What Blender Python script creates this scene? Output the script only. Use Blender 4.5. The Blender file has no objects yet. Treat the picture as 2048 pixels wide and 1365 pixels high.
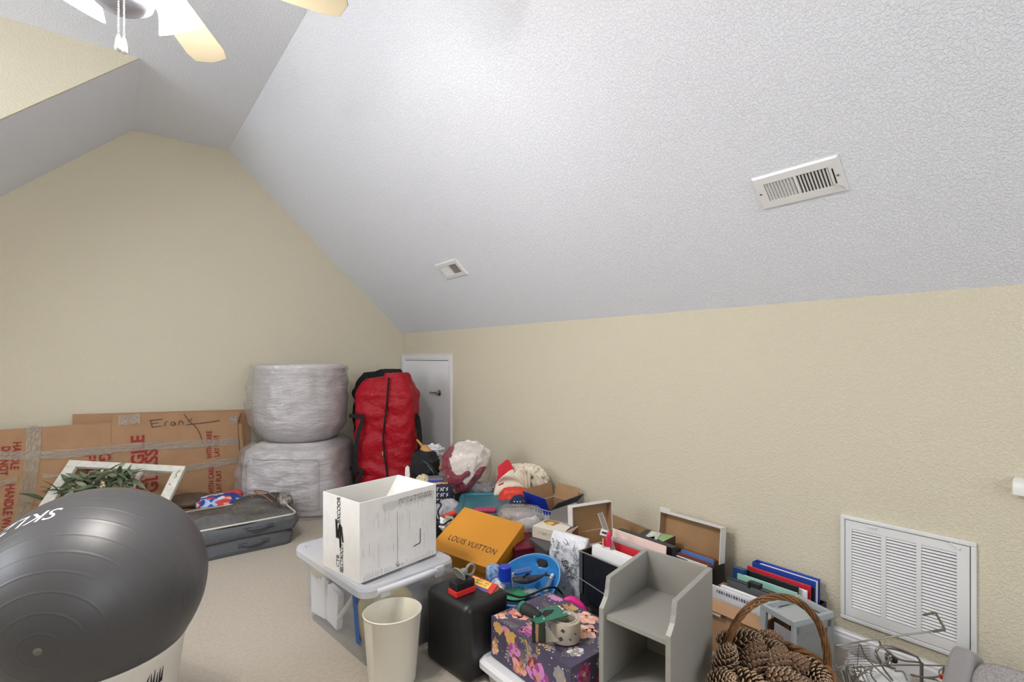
import bpy, bmesh, math, random
from mathutils import Vector, Matrix, noise
R_ = math.radians
random.seed(7)
SC = bpy.context.scene
COL = SC.collection
# ------------------------------------------------------------------ camera, light, exposure
H = 1.37                       # camera height
CA, SA = 0.7794, 0.6266        # camera heading 38.8 degrees right of the long axis of the room
FPX, CX, HY = 1000.0, 1024.0, 715.0
cam_d = bpy.data.cameras.new('camera'); cam = bpy.data.objects.new('camera', cam_d); COL.objects.link(cam)
cam.location = (0, 0, H); cam.rotation_euler = (R_(90), 0, -math.atan2(SA, CA))
cam_d.sensor_width = 36; cam_d.lens = 36 * FPX / 2048; cam_d.shift_y = (HY - 682.5) / 2048
cam_d.clip_start = 0.02
SC.camera = cam
SC.view_settings.view_transform = 'Standard'; SC.view_settings.look = 'None'
SC.view_settings.gamma = 1; SC.view_settings.use_curve_mapping = False
SC.view_settings.exposure = 0.80
wd = bpy.data.worlds.new('daylight'); SC.world = wd; wd.use_nodes = True
wd.node_tree.nodes['Background'].inputs[0].default_value = (0.80, 0.88, 1.0, 1)
wd.node_tree.nodes['Background'].inputs[1].default_value = 1.0
def area(name, loc, rot, sx, sy, power, col):
    l = bpy.data.lights.new(name, 'AREA'); l.shape = 'RECTANGLE'; l.size = sx; l.size_y = sy
    l.energy = power; l.color = col
    o = bpy.data.objects.new(name, l); o.location = loc; o.rotation_euler = rot; COL.objects.link(o); return o
# daylight through the dormer window (left of the frame) and a fill light added behind the camera at an unseen window
area('dormer_window_daylight', (-2.50, 2.75, 1.95), (R_(90), 0, R_(-90)), 1.5, 1.3, 28, (0.88, 0.93, 1.0))
area('back_fill_light', (0.35, -2.94, 1.70), (R_(90), 0, 0), 2.6, 1.7, 25, (0.92, 0.95, 1.0))
FAN = Vector((0.02, 1.80, 0))
for k in range(4):             # the four bulbs of the fan light
    an = R_(31 + 90 * k)
    l = bpy.data.lights.new('fan_bulb_light', 'POINT'); l.energy = 20; l.color = (1.0, 0.97, 0.94); l.shadow_soft_size = 0.04
    o = bpy.data.objects.new('fan_bulb_light', l); COL.objects.link(o)
    o.location = (FAN.x + 0.177 * math.cos(an), FAN.y + 0.177 * math.sin(an), H + 1.052)

# ------------------------------------------------------------------ geometry of the place
XR, YG = 2.70, 5.416           # right knee wall, far gable wall
KZ, CZ, XS, XL = 1.648, 3.334, 0.873, 0.151   # knee wall top, flat ceiling height, edges of the flat strip
YD = 4.085                     # far cheek of the dormer
def W(a, d, z=0.0): return Vector((CA * a + SA * d, -SA * a + CA * d, z))
def ray(px, py): return W((px - CX) / FPX, 1.0, (HY - py) / FPX)
EYE = Vector((0, 0, H))
def on_z(px, py, z): r = ray(px, py); return EYE + r * ((z - H) / r.z)
def on_x(px, py, X): r = ray(px, py); return EYE + r * (X / r.x)
def on_y(px, py, Y): r = ray(px, py); return EYE + r * (Y / r.y)
def on_d(px, py, d): return EYE + ray(px, py) * d
def on_lean(px, py, y0, k): r = ray(px, py); return EYE + r * ((y0 + k * H) / (r.y - k * r.z))
SLN = Vector((-(CZ - KZ), 0, -(XR - XS))).normalized()    # slope normal into the room
def on_slope(px, py): r = ray(px, py); P = Vector((XR, 0, KZ)); return EYE + r * ((P - EYE).dot(SLN) / r.dot(SLN))
def frame(o, x, y):
    x = Vector(x).normalized(); y = Vector(y); y = (y - x * y.dot(x)).normalized(); z = x.cross(y)
    return Matrix(((x.x, y.x, z.x, o[0]), (x.y, y.y, z.y, o[1]), (x.z, y.z, z.z, o[2]), (0, 0, 0, 1)))
def T(x, y, z): return Matrix.Translation((x, y, z))
def RX(a): return Matrix.Rotation(R_(a), 4, 'X')
def RY(a): return Matrix.Rotation(R_(a), 4, 'Y')
def RZ(a): return Matrix.Rotation(R_(a), 4, 'Z')

# ------------------------------------------------------------------ materials
def lin(c): return tuple(((v / 255) / 12.92 if v / 255 <= 0.04045 else ((v / 255 + 0.055) / 1.055) ** 2.4) for v in c[:3])
MATS = {}
def mat(name, col=(200, 200, 200), rough=0.5, metal=0, bump=None, var=None, alpha=1, emit=None, spec=0.5, sheen=0, world=False, stretch=None, coat=0):
    if name in MATS: return MATS[name]
    m = bpy.data.materials.new(name); MATS[name] = m; m.use_nodes = True
    nt = m.node_tree; b = nt.nodes['Principled BSDF']; L = nt.links
    c = lin(col)
    b.inputs['Base Color'].default_value = (*c, 1); b.inputs['Roughness'].default_value = rough
    b.inputs['Metallic'].default_value = metal; b.inputs['Alpha'].default_value = alpha
    b.inputs['Specular IOR Level'].default_value = spec; b.inputs['Sheen Weight'].default_value = sheen
    b.inputs['Coat Weight'].default_value = coat
    if emit: b.inputs['Emission Color'].default_value = (*lin(emit[0]), 1); b.inputs['Emission Strength'].default_value = emit[1]
    if bump or var:
        if world: co = nt.nodes.new('ShaderNodeNewGeometry').outputs['Position']
        else: co = nt.nodes.new('ShaderNodeTexCoord').outputs['Object']
        if stretch:
            mp = nt.nodes.new('ShaderNodeMapping'); mp.inputs['Scale'].default_value = stretch; L.new(co, mp.inputs['Vector']); co = mp.outputs['Vector']
    if bump:
        sc, st, dist, det = bump
        n = nt.nodes.new('ShaderNodeTexNoise'); n.inputs['Scale'].default_value = sc; n.inputs['Detail'].default_value = det
        L.new(co, n.inputs['Vector'])
        bp = nt.nodes.new('ShaderNodeBump'); bp.inputs['Strength'].default_value = st; bp.inputs['Distance'].default_value = dist
        L.new(n.outputs['Fac'], bp.inputs['Height']); L.new(bp.outputs['Normal'], b.inputs['Normal'])
    if var:
        sc, am = var[:2]
        n = nt.nodes.new('ShaderNodeTexNoise'); n.inputs['Scale'].default_value = sc; n.inputs['Detail'].default_value = 4
        L.new(co, n.inputs['Vector'])
        rp = nt.nodes.new('ShaderNodeValToRGB')
        rp.color_ramp.elements[0].position = 0.3; rp.color_ramp.elements[1].position = 0.7
        rp.color_ramp.elements[0].color = (*[max(0, v * (1 - am)) for v in c], 1)
        rp.color_ramp.elements[1].color = (*([min(1, v * (1 + am)) for v in c] if len(var) < 3 else lin(var[2])), 1)
        L.new(n.outputs['Fac'], rp.inputs['Fac']); L.new(rp.outputs['Color'], b.inputs['Base Color'])
    return m
def voro(name, cols, scale, rough=0.6, alpha=1):
    """a cloth print of random patches in a few colours"""
    if name in MATS: return MATS[name]
    m = mat(name, cols[0], rough, alpha=alpha); nt = m.node_tree; L = nt.links; b = nt.nodes['Principled BSDF']
    co = nt.nodes.new('ShaderNodeTexCoord'); no = nt.nodes.new('ShaderNodeTexNoise'); no.inputs['Scale'].default_value = scale * .7
    mx = nt.nodes.new('ShaderNodeMixRGB'); mx.inputs[0].default_value = 0.06
    L.new(co.outputs['Object'], no.inputs['Vector']); L.new(co.outputs['Object'], mx.inputs[1]); L.new(no.outputs['Color'], mx.inputs[2])
    v = nt.nodes.new('ShaderNodeTexVoronoi'); v.inputs['Scale'].default_value = scale; L.new(mx.outputs[0], v.inputs['Vector'])
    sp = nt.nodes.new('ShaderNodeSeparateColor'); L.new(v.outputs['Color'], sp.inputs[0])
    rp = nt.nodes.new('ShaderNodeValToRGB'); rp.color_ramp.interpolation = 'CONSTANT'
    e = rp.color_ramp.elements
    while len(e) < len(cols): e.new(0.5)
    for i, c in enumerate(cols): e[i].position = i / len(cols); e[i].color = (*lin(c), 1)
    L.new(sp.outputs[0], rp.inputs['Fac']); L.new(rp.outputs['Color'], b.inputs['Base Color'])
    return m

def knock(name, col, sc, st):
    """troweled knock-down drywall texture"""
    m = mat(name, col, 0.75, spec=0.25); nt = m.node_tree; L = nt.links; b = nt.nodes['Principled BSDF']
    g = nt.nodes.new('ShaderNodeNewGeometry')
    n1 = nt.nodes.new('ShaderNodeTexNoise'); n1.inputs['Scale'].default_value = sc; n1.inputs['Detail'].default_value = 1.2; n1.inputs['Distortion'].default_value = 0.8
    L.new(g.outputs['Position'], n1.inputs['Vector'])
    rp = nt.nodes.new('ShaderNodeValToRGB'); rp.color_ramp.elements[0].position = 0.42; rp.color_ramp.elements[1].position = 0.60
    L.new(n1.outputs['Fac'], rp.inputs['Fac'])
    bp = nt.nodes.new('ShaderNodeBump'); bp.inputs['Strength'].default_value = st; bp.inputs['Distance'].default_value = 0.003
    L.new(rp.outputs['Color'], bp.inputs['Height']); L.new(bp.outputs['Normal'], b.inputs['Normal'])
    return m
def film(name, tint, haze, rough, bump, stretch=(1, 1, 1), gl=1.0):
    """thin clear plastic: see-through, slightly milky, with sharp glints on its wrinkles"""
    m = bpy.data.materials.new(name); MATS[name] = m; m.use_nodes = True; nt = m.node_tree; L = nt.links; nt.nodes.remove(nt.nodes['Principled BSDF'])
    out = nt.nodes['Material Output']; tr = nt.nodes.new('ShaderNodeBsdfTransparent'); df = nt.nodes.new('ShaderNodeBsdfDiffuse'); gs = nt.nodes.new('ShaderNodeBsdfGlossy')
    df.inputs['Color'].default_value = (*lin(tint), 1); gs.inputs['Roughness'].default_value = rough
    co = nt.nodes.new('ShaderNodeTexCoord'); mp = nt.nodes.new('ShaderNodeMapping'); mp.inputs['Scale'].default_value = stretch; L.new(co.outputs['Object'], mp.inputs['Vector'])
    n = nt.nodes.new('ShaderNodeTexNoise'); n.inputs['Scale'].default_value = bump[0]; n.inputs['Detail'].default_value = bump[3]; n.inputs['Distortion'].default_value = .6; L.new(mp.outputs['Vector'], n.inputs['Vector'])
    bp = nt.nodes.new('ShaderNodeBump'); bp.inputs['Strength'].default_value = bump[1]; bp.inputs['Distance'].default_value = bump[2]; L.new(n.outputs['Fac'], bp.inputs['Height'])
    for x in (df, gs): L.new(bp.outputs['Normal'], x.inputs['Normal'])
    m1 = nt.nodes.new('ShaderNodeMixShader'); m1.inputs[0].default_value = haze; L.new(tr.outputs[0], m1.inputs[1]); L.new(df.outputs[0], m1.inputs[2])
    fr = nt.nodes.new('ShaderNodeFresnel'); fr.inputs['IOR'].default_value = 1.5; L.new(bp.outputs['Normal'], fr.inputs['Normal'])
    mu = nt.nodes.new('ShaderNodeMath'); mu.operation = 'MULTIPLY'; mu.use_clamp = True; mu.inputs[1].default_value = 3.5 * gl; L.new(fr.outputs[0], mu.inputs[0])
    mn = nt.nodes.new('ShaderNodeMath'); mn.operation = 'MINIMUM'; mn.inputs[1].default_value = .26; L.new(mu.outputs[0], mn.inputs[0]); mu = mn
    m2 = nt.nodes.new('ShaderNodeMixShader'); L.new(mu.outputs[0], m2.inputs[0]); L.new(m1.outputs[0], m2.inputs[1]); L.new(gs.outputs[0], m2.inputs[2]); L.new(m2.outputs[0], out.inputs['Surface'])
    return m
M_CREAM = knock('cream_wall_paint', (216, 208, 186), 105, 0.55)
M_CEIL = knock('white_ceiling_paint', (234, 237, 245), 105, 0.6)
M_TRIM = mat('white_trim_paint', (232, 232, 235), 0.35)
M_CARPET = mat('beige_carpet', (186, 175, 158), 0.95, bump=(420, 0.8, 0.008, 4), var=(60, 0.10), world=True, spec=0.1, sheen=0.3)
M_WHITE = mat('white_plastic', (235, 234, 228), 0.35)
M_WMETAL = mat('white_enamel_metal', (230, 230, 230), 0.35)
M_BLACK = mat('black_plastic', (19, 19, 21), 0.42)
M_BFAB = mat('black_fabric', (18, 18, 21), 0.85, bump=(60, 0.4, 0.01, 3))
M_KRAFT = mat('brown_cardboard', (170, 132, 98), 0.8, var=(9, 0.07), bump=(160, 0.12, 0.002, 2))
M_KRAFTIN = mat('inner_cardboard', (168, 132, 94), 0.85, var=(9, 0.06))
M_TAPE = film('clear_packing_tape', (184, 170, 146), .42, .16, (30, .8, .012, 3), (5, 1, .8))
M_TAPE2 = film('clear_tape_band', (184, 170, 146), .42, .16, (30, .8, .012, 3), (.8, 1, 5))
M_RED = mat('red_print', (150, 34, 32), 0.7)
M_INK = mat('black_ink', (26, 24, 24), 0.6)
M_PENCIL = mat('dark_pencil', (70, 54, 44), 0.7)
M_STEEL = mat('brushed_steel', (160, 158, 152), 0.35, metal=0.9)
M_CHROME = mat('chrome', (205, 205, 205), 0.15, metal=1)
M_DARKHOLE = mat('dark_duct', (34, 33, 32), 0.9)
M_PAPER = mat('white_paper', (238, 238, 240), 0.7)
M_WCARD = mat('white_cardboard', (232, 229, 226), 0.6, var=(14, 0.04))

# ------------------------------------------------------------------ mesh builder
class B:
    def __init__(s, M=None): s.bm = bmesh.new(); s.M = M or Matrix()
    def v(s, p): return s.bm.verts.new(s.M @ Vector(p))
    def face(s, pts, mi=0):
        f = s.bm.faces.new([s.v(p) for p in pts]); f.material_index = mi; return f
    def box(s, c, size, mi=0, R=None, bev=0, seg=2):
        Mx = s.M @ T(*c) @ (R or Matrix()) @ Matrix.Diagonal((size[0], size[1], size[2], 1))
        r = bmesh.ops.create_cube(s.bm, size=1.0, matrix=Mx)
        fs = set()
        for v in r['verts']: fs.update(v.link_faces)
        for f in fs: f.material_index = mi
        if bev:
            es = {e for f in fs for e in f.edges}
            o = bmesh.ops.bevel(s.bm, geom=list(es), offset=bev, segments=seg, affect='EDGES', profile=0.5)
            for f in o['faces']: f.material_index = mi
        return s
    def tube(s, path, r, n=8, mi=0, closed=False):
        P = [Vector(p) for p in path]; k = len(P); rings = []; up = None
        for i, p in enumerate(P):
            t = (P[(i + 1) % k] - P[i - 1]) if closed else (P[min(i + 1, k - 1)] - P[max(i - 1, 0)])
            t = t.normalized() if t.length > 1e-9 else Vector((0, 0, 1))
            if up is None: up = t.orthogonal().normalized()
            up = up - t * up.dot(t); up = up.normalized() if up.length > 1e-6 else t.orthogonal().normalized()
            bi = t.cross(up); rr = r(i / max(1, k - 1)) if callable(r) else r
            rings.append([s.v(p + up * math.cos(a) * rr + bi * math.sin(a) * rr) for a in (2 * math.pi * j / n for j in range(n))])
        for i in range(k if closed else k - 1):
            A, C = rings[i], rings[(i + 1) % k]
            for j in range(n):
                f = s.bm.faces.new((A[j], A[(j + 1) % n], C[(j + 1) % n], C[j])); f.material_index = mi
        if not closed:
            for rg in (rings[0][::-1], rings[-1]):
                f = s.bm.faces.new(rg); f.material_index = mi
        return s
    def lathe(s, prof, n=32, mi=0, sx=1, sy=1, wob=None):
        rings = []
        for (r, z) in prof:
            if r < 1e-6: rings.append([s.v((0, 0, z))])
            else:
                rings.append([s.v((r * sx * math.cos(2 * math.pi * j / n), r * sy * math.sin(2 * math.pi * j / n), z)) for j in range(n)])
        for A, C in zip(rings, rings[1:]):
            for j in range(n):
                q = [A[j % len(A)], A[(j + 1) % len(A)], C[(j + 1) % len(C)], C[j % len(C)]]
                u = []
                for x in q:
                    if x not in u: u.append(x)
                if len(u) > 2:
                    try: f = s.bm.faces.new(u); f.material_index = mi
                    except ValueError: pass
        return s
    def prism(s, poly, z0, z1, mi=0):
        a = [s.v((x, y, z0)) for x, y in poly]; b = [s.v((x, y, z1)) for x, y in poly]; n = len(poly)
        fs = [s.bm.faces.new(a[::-1]), s.bm.faces.new(b)] + [s.bm.faces.new((a[i], a[(i + 1) % n], b[(i + 1) % n], b[i])) for i in range(n)]
        for f in fs: f.material_index = mi
        return s
    def slab(s, pts, th, mi=0):
        """polygon in space thickened away from its front (pts counter-clockwise seen from the front)"""
        P = [Vector(p) for p in pts]; nn = (P[1] - P[0]).cross(P[2] - P[0]).normalized() * th; n = len(P)
        a = [s.v(p) for p in P]; b = [s.v(p - nn) for p in P]
        fs = [s.bm.faces.new(a), s.bm.faces.new(b[::-1])] + [s.bm.faces.new((a[i], b[i], b[(i + 1) % n], a[(i + 1) % n])) for i in range(n)]
        for f in fs: f.material_index = mi
        return s
    def grid(s, fn, nu, nv, mi=0, wrap=False):
        V = [[s.v(fn(i / (nu if wrap else nu - 1) if nu > 1 else 0, j / (nv - 1))) for j in range(nv)] for i in range(nu)]
        for i in range(nu if wrap else nu - 1):
            for j in range(nv - 1):
                f = s.bm.faces.new((V[i][j], V[(i + 1) % nu][j], V[(i + 1) % nu][j + 1], V[i][j + 1]))
                f.material_index = mi(i / nu, j / nv) if callable(mi) else mi
        return s
    def blob(s, r, p=0.7, amp=0.08, fr=3.0, seed=0, nu=48, nv=28, c=(0, 0, 0), mi=0, ridge=False, Mx=None):
        """soft super-ellipsoid with folds"""
        off = Vector((seed * 3.7, seed * 1.3, seed * 7.1))
        def sp(w, e): return math.copysign(abs(w) ** e, w)
        def fn(u, v):
            th = -math.pi * u * 2; ph = (v - .5) * math.pi * 0.9999
            q = Vector((sp(math.cos(ph), p) * sp(math.cos(th), p), sp(math.cos(ph), p) * sp(math.sin(th), p), sp(math.sin(ph), p)))
            nz = noise.noise(q * fr + off) + .5 * noise.noise(q * fr * 2.1 + off)
            if ridge: nz = 0.8 - 2 * abs(nz)
            q = q * (1 + amp * nz)
            q = Vector((q.x * r[0], q.y * r[1], q.z * r[2]))
            return (Mx @ q if Mx else q) + Vector(c)
        return s.grid(fn, nu, nv, mi, wrap=True)
    def done(s, name, mats, parent=None, smooth=None, world=False, solid=0, sub=0, bevel=0):
        bmesh.ops.recalc_face_normals(s.bm, faces=s.bm.faces)
        me = bpy.data.meshes.new(name); s.bm.to_mesh(me); s.bm.free()
        for m in (mats if isinstance(mats, (list, tuple)) else [mats]): me.materials.append(m)
        if smooth:
            me.shade_smooth(); me.set_sharp_from_angle(angle=R_(smooth))
        o = bpy.data.objects.new(name, me); COL.objects.link(o)
        if parent:
            o.parent = parent
            if world: o.matrix_parent_inverse = world_of(parent).inverted()
        if solid: md = o.modifiers.new('solid', 'SOLIDIFY'); md.thickness = solid; md.offset = 0
        if bevel: md = o.modifiers.new('bevel', 'BEVEL'); md.width = bevel; md.segments = 2; md.limit_method = 'ANGLE'
        if sub: md = o.modifiers.new('sub', 'SUBSURF'); md.levels = sub; md.render_levels = sub
        return o
def world_of(o):
    m = Matrix()
    while o is not None: m = (o.matrix_parent_inverse @ o.matrix_basis if o.parent else o.matrix_basis) @ m; o = o.parent
    return m
def tag(o, label, cat, group=None):
    o['label'] = label; o['category'] = cat
    if group: o['group'] = group
    return o
def thing(name, label, cat, loc=(0, 0, 0), rz=0, group=None, M=None):
    o = bpy.data.objects.new(name, None); COL.objects.link(o); o.empty_display_size = .05
    if M is not None: o.matrix_basis = M
    else: o.location = loc; o.rotation_euler = (0, 0, R_(rz))
    return tag(o, label, cat, group)
def struct(o): o['kind'] = 'structure'; return o
def rrect(w, h, r, n=5, cx=0, cy=0):
    P = []
    for (x, y, a) in ((w / 2 - r, h / 2 - r, 0), (-w / 2 + r, h / 2 - r, 90), (-w / 2 + r, -h / 2 + r, 180), (w / 2 - r, -h / 2 + r, 270)):
        for k in range(n + 1): t = R_(a + 90 * k / n); P.append((cx + x + r * math.cos(t), cy + y + r * math.sin(t)))
    return P
def lettering(txt, size, M, material, parent, name='lettering', world=False, shear=0, space=1.0, wx=1.0, off=0.0005, warp=None, bold=0.0):
    """flat printed writing: characters in the xy plane of M"""
    cu = bpy.data.curves.new(name, 'FONT'); cu.body = txt; cu.size = size; cu.shear = shear; cu.space_character = space; cu.align_x = 'CENTER'; cu.align_y = 'CENTER'
    cu.offset = bold; cu.resolution_u = 3
    t = bpy.data.objects.new(name, cu); COL.objects.link(t)
    dg = bpy.context.evaluated_depsgraph_get(); me = bpy.data.meshes.new_from_object(t.evaluated_get(dg))
    bpy.data.objects.remove(t)
    for v in me.vertices:
        p = Vector((v.co.x * wx, v.co.y, off)); v.co = warp(p) if warp else M @ p
    me.materials.clear(); me.materials.append(material); me.name = name
    o = bpy.data.objects.new(name, me); COL.objects.link(o)
    if parent:
        o.parent = parent
        if world: o.matrix_parent_inverse = world_of(parent).inverted()
    return o
def strokes(b, segs, w, mi=0, z=0.0006):
    """pen strokes drawn in the xy plane of the builder: polylines as thin ribbons"""
    for pl in segs:
        for (x0, y0), (x1, y1) in zip(pl, pl[1:]):
            d = Vector((x1 - x0, y1 - y0)); n = Vector((-d.y, d.x)).normalized() * w / 2 if d.length else Vector((0, 0)); 
            if d.length: b.face(((x0 - n.x, y0 - n.y, z), (x1 - n.x, y1 - n.y, z), (x1 + n.x, y1 + n.y, z), (x0 + n.x, y0 + n.y, z)), mi)
    return b
def scrawl(M, w, h, rows, m, parent, lw=.0014, seed=1, world=False, name='printed_marks'):
    """print too small to read in the photo: rows of short letter-like marks"""
    b = B(M); rn = random.Random(seed); rh = h / rows
    for r in range(rows):
        x = -w / 2; y = h / 2 - rh * (r + .85)
        while x < w / 2 - rh * .5:
            k = rn.random(); t = rh * .62; q = t * .55
            if k < .3: pl = [(x, y), (x, y + t), (x + q, y + t * .9)]
            elif k < .6: pl = [(x + q, y + t), (x, y + t * .6), (x + q, y + t * .4), (x, y)]
            elif k < .85: pl = [(x, y), (x + q * .5, y + t), (x + q, y)]
            else: pl = []
            if pl: strokes(b, [pl], lw)
            x += q * 1.5
    return b.done(name, m, parent, world=world)
def bez(P, n=24):
    """smooth curve through points (Catmull-Rom)"""
    P = [Vector(p) for p in P]; Q = [P[0] * 2 - P[1]] + P + [P[-1] * 2 - P[-2]]; out = []
    for i in range(1, len(Q) - 2):
        for k in range(n):
            t = k / n; a, b, c, d = Q[i - 1], Q[i], Q[i + 1], Q[i + 2]
            out.append(.5 * ((2 * b) + (c - a) * t + (2 * a - 5 * b + 4 * c - d) * t * t + (3 * b - a - 3 * c + d) * t ** 3))
    return out + [P[-1]]
def open_box(b, w, d, h, th=0.004, mi_out=0, mi_in=1, floor=True):
    """walls of an open carton, corner at the origin; outside one material, inside another"""
    for (x0, y0, x1, y1, nx, ny) in ((0, 0, w, 0, 0, 1), (w, 0, w, d, -1, 0), (w, d, 0, d, 0, -1), (0, d, 0, 0, 1, 0)):
        o0, o1 = (x0, y0), (x1, y1)
        i0 = (min(max(x0, th), w - th), min(max(y0, th), d - th)); i1 = (min(max(x1, th), w - th), min(max(y1, th), d - th))
        b.face(((*o0, 0), (*o1, 0), (*o1, h), (*o0, h)), mi_out); b.face(((*i1, th), (*i0, th), (*i0, h), (*i1, h)), mi_in)
        b.face(((*o0, h), (*o1, h), (*i1, h), (*i0, h)), mi_out)
    b.face(((0, 0, 0), (0, d, 0), (w, d, 0), (w, 0, 0)), mi_out); b.face(((th, th, th), (w - th, th, th), (w - th, d - th, th), (th, d - th, th)), mi_in)
    return b

# ------------------------------------------------------------------ the room
YB, XLK, XDW = -3.0, -1.674, -2.6     # back wall, left knee wall, dormer window wall
def wall(name, pts, th, m): b = B(); b.slab(pts, th); return struct(b.done(name, m))
wall('floor', [(XDW, YB, 0), (XR, YB, 0), (XR, YG, 0), (XDW, YG, 0)], .1, M_CARPET)
wall('wall_right', [(XR, YB, 0), (XR, YB, KZ), (XR, YG, KZ), (XR, YG, 0)], .1, M_CREAM)
wall('wall_far', [(XLK, YG, 0), (XR, YG, 0), (XR, YG, KZ), (XS, YG, CZ), (XL, YG, CZ), (XLK, YG, KZ)], .1, M_CREAM)
wall('ceiling', [(XDW, YB, CZ), (XDW, YD, CZ), (XL, YD, CZ), (XL, YG, CZ), (XS, YG, CZ), (XS, YB, CZ)], .1, M_CEIL)
wall('ceiling_right', [(XR, YB, KZ), (XS, YB, CZ), (XS, YG, CZ), (XR, YG, KZ)], .1, M_CEIL)
wall('ceiling_left', [(XLK, YG, KZ), (XL, YG, CZ), (XL, YD + .025, CZ), (XLK, YD + .025, KZ)], .1, M_CEIL)
wall('wall_dormer', [(XDW, YD, KZ), (XLK, YD, KZ), (XL, YD, CZ), (XDW, YD, CZ)], .02, M_CREAM)
wall('wall_left', [(XLK, YD, 0), (XLK, YG, 0), (XLK, YG, KZ), (XLK, YD, KZ)], .1, M_CREAM)
wall('wall_left_return', [(XDW, YD, 0), (XLK, YD, 0), (XLK, YD, KZ), (XDW, YD, KZ)], .02, M_CREAM)
b = B(); y0, y1, z0, z1 = 2.0, 3.5, 1.3, 2.6
for q in ([(XDW, YB, 0), (XDW, y0, 0), (XDW, y0, CZ), (XDW, YB, CZ)], [(XDW, y1, 0), (XDW, YD, 0), (XDW, YD, CZ), (XDW, y1, CZ)],
          [(XDW, y0, 0), (XDW, y1, 0), (XDW, y1, z0), (XDW, y0, z0)], [(XDW, y0, z1), (XDW, y1, z1), (XDW, y1, CZ), (XDW, y0, CZ)]): b.slab(q, .1)
struct(b.done('wall_window_side', M_CREAM))
b = B()
for q in (((XDW, (y0 + y1) / 2, z0), (.08, y1 - y0 + .1, .07)), ((XDW, (y0 + y1) / 2, z1), (.08, y1 - y0 + .1, .07)), ((XDW, y0, (z0 + z1) / 2), (.08, .07, z1 - z0)), ((XDW, y1, (z0 + z1) / 2), (.08, .07, z1 - z0)), ((XDW - .03, (y0 + y1) / 2, (z0 + z1) / 2), (.03, y1 - y0, .04))): b.box(*q)
struct(b.done('window_1', M_TRIM))
b = B(); x0, x1, z0, z1 = -1.0, 1.7, .8, 2.6
for q in ([(XDW, 0), (x0, 0), (x0, CZ), (XDW, CZ)], [(x1, 0), (XR, 0), (XR, CZ), (x1, CZ)], [(x0, 0), (x1, 0), (x1, z0), (x0, z0)], [(x0, z1), (x1, z1), (x1, CZ), (x0, CZ)]):
    b.slab([(x, YB, z) for x, z in q][::-1], .1)
struct(b.done('wall_back', M_CREAM))
b = B()
for q in (((.35, YB, z0), (2.8, .08, .07)), ((.35, YB, z1), (2.8, .08, .07)), ((x0, YB, 1.7), (.07, .08, 1.8)), ((x1, YB, 1.7), (.07, .08, 1.8)), ((.35, YB - .03, 1.7), (.05, .03, 1.8))): b.box(*q)
struct(b.done('added_window_2', M_TRIM))  # unseen window, added to go with the fill light behind the camera
def base_prof(h=.085): return [(0, 0), (.016, 0), (.016, h * .62), (.011, h * .74), (.011, h * .84), (.006, h * .93), (.004, h), (0, h)]
DY0 = on_x(905, 800, XR).y
b = B(Matrix(((0, -1, 0, XR), (0, 0, -1, DY0), (1, 0, 0, 0), (0, 0, 0, 1))))   # profile x->up
pr = base_prof()
P0 = [(XR - x, DY0, z) for x, z in pr]; P1 = [(XR - x, YB, z) for x, z in pr]
b = B(); n = len(pr)
for i in range(n - 1): b.face((P0[i], P0[i + 1], P1[i + 1], P1[i]))
b.face(P0); b.face(P1[::-1]); struct(b.done('baseboard_right', M_TRIM, smooth=40))
P0 = [(XLK, YG - x, z) for x, z in pr]; P1 = [(XR, YG - x, z) for x, z in pr]; b = B()
for i in range(n - 1): b.face((P0[i], P0[i + 1], P1[i + 1], P1[i]))
b.face(P0[::-1]); b.face(P1); struct(b.done('baseboard_far', M_TRIM, smooth=40))

# access door in the corner of the knee wall
DT = on_x(903, 709, XR).z
door = struct(bpy.data.objects.new('door_1', None)); COL.objects.link(door); door.location = (XR, DY0, 0)
cw = .062; dw = YG - .012 - DY0
def casing(nm, y0, y1, z0, z1, vert, inner):
    b = B()
    for (t0, t1, hh) in ((0, .16, .022), (.16, .30, .017), (.30, .72, .019), (.72, 1, .012)):
        if vert:
            a, c = (y0 + (y1 - y0) * t0, y0 + (y1 - y0) * t1)
            b.box((XR - hh / 2, (a + c) / 2, (z0 + z1) / 2), (hh, abs(c - a), z1 - z0))
        else:
            a, c = (z1 + (z0 - z1) * t0, z1 + (z0 - z1) * t1)
            b.box((XR - hh / 2, (y0 + y1) / 2, (a + c) / 2), (hh, y1 - y0, abs(c - a)))
    return b.done(nm, M_TRIM, door, world=True)
casing('casing', DY0, DY0 + cw, 0, DT, True, 1); casing('casing', YG - .01, YG - .01 - cw, 0, DT, True, 1)
casing('casing', DY0 + cw, YG - .01 - cw, DT - cw, DT, False, 1)
b = B(); b.box((XR - .004, (DY0 + YG) / 2, (DT - cw) / 2), (.006, dw - 2 * cw - .008, DT - cw - .012)); b.done('door_slab', mat('door_paint', (238, 238, 242), .4), door, world=True)
b = B(); b.box((XR - .0015, (DY0 + YG) / 2, (DT - cw) / 2), (.002, dw - 2 * cw, DT - cw)); b.done('door_gap', M_DARKHOLE, door, world=True)
hp = on_x(879, 786, XR - .01)
b = B(T(*hp) @ RY(-90)); b.lathe([(0, 0), (.032, 0), (.032, .006), (.024, .012), (.012, .016), (.011, .045), (0, .048)], 20)
b2 = B(); b2.tube(bez([hp + Vector((-.045, 0, 0)), hp + Vector((-.05, .03, .004)), hp + Vector((-.05, .07, -.006)), hp + Vector((-.05, .10, .006)), hp + Vector((-.05, .115, -.012))], 6), lambda t: .009 - .003 * t, 8)
b.done('door_handle', M_STEEL, door, world=True, smooth=40); b2.done('handle_lever', M_STEEL, door, world=True, smooth=50)

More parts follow.
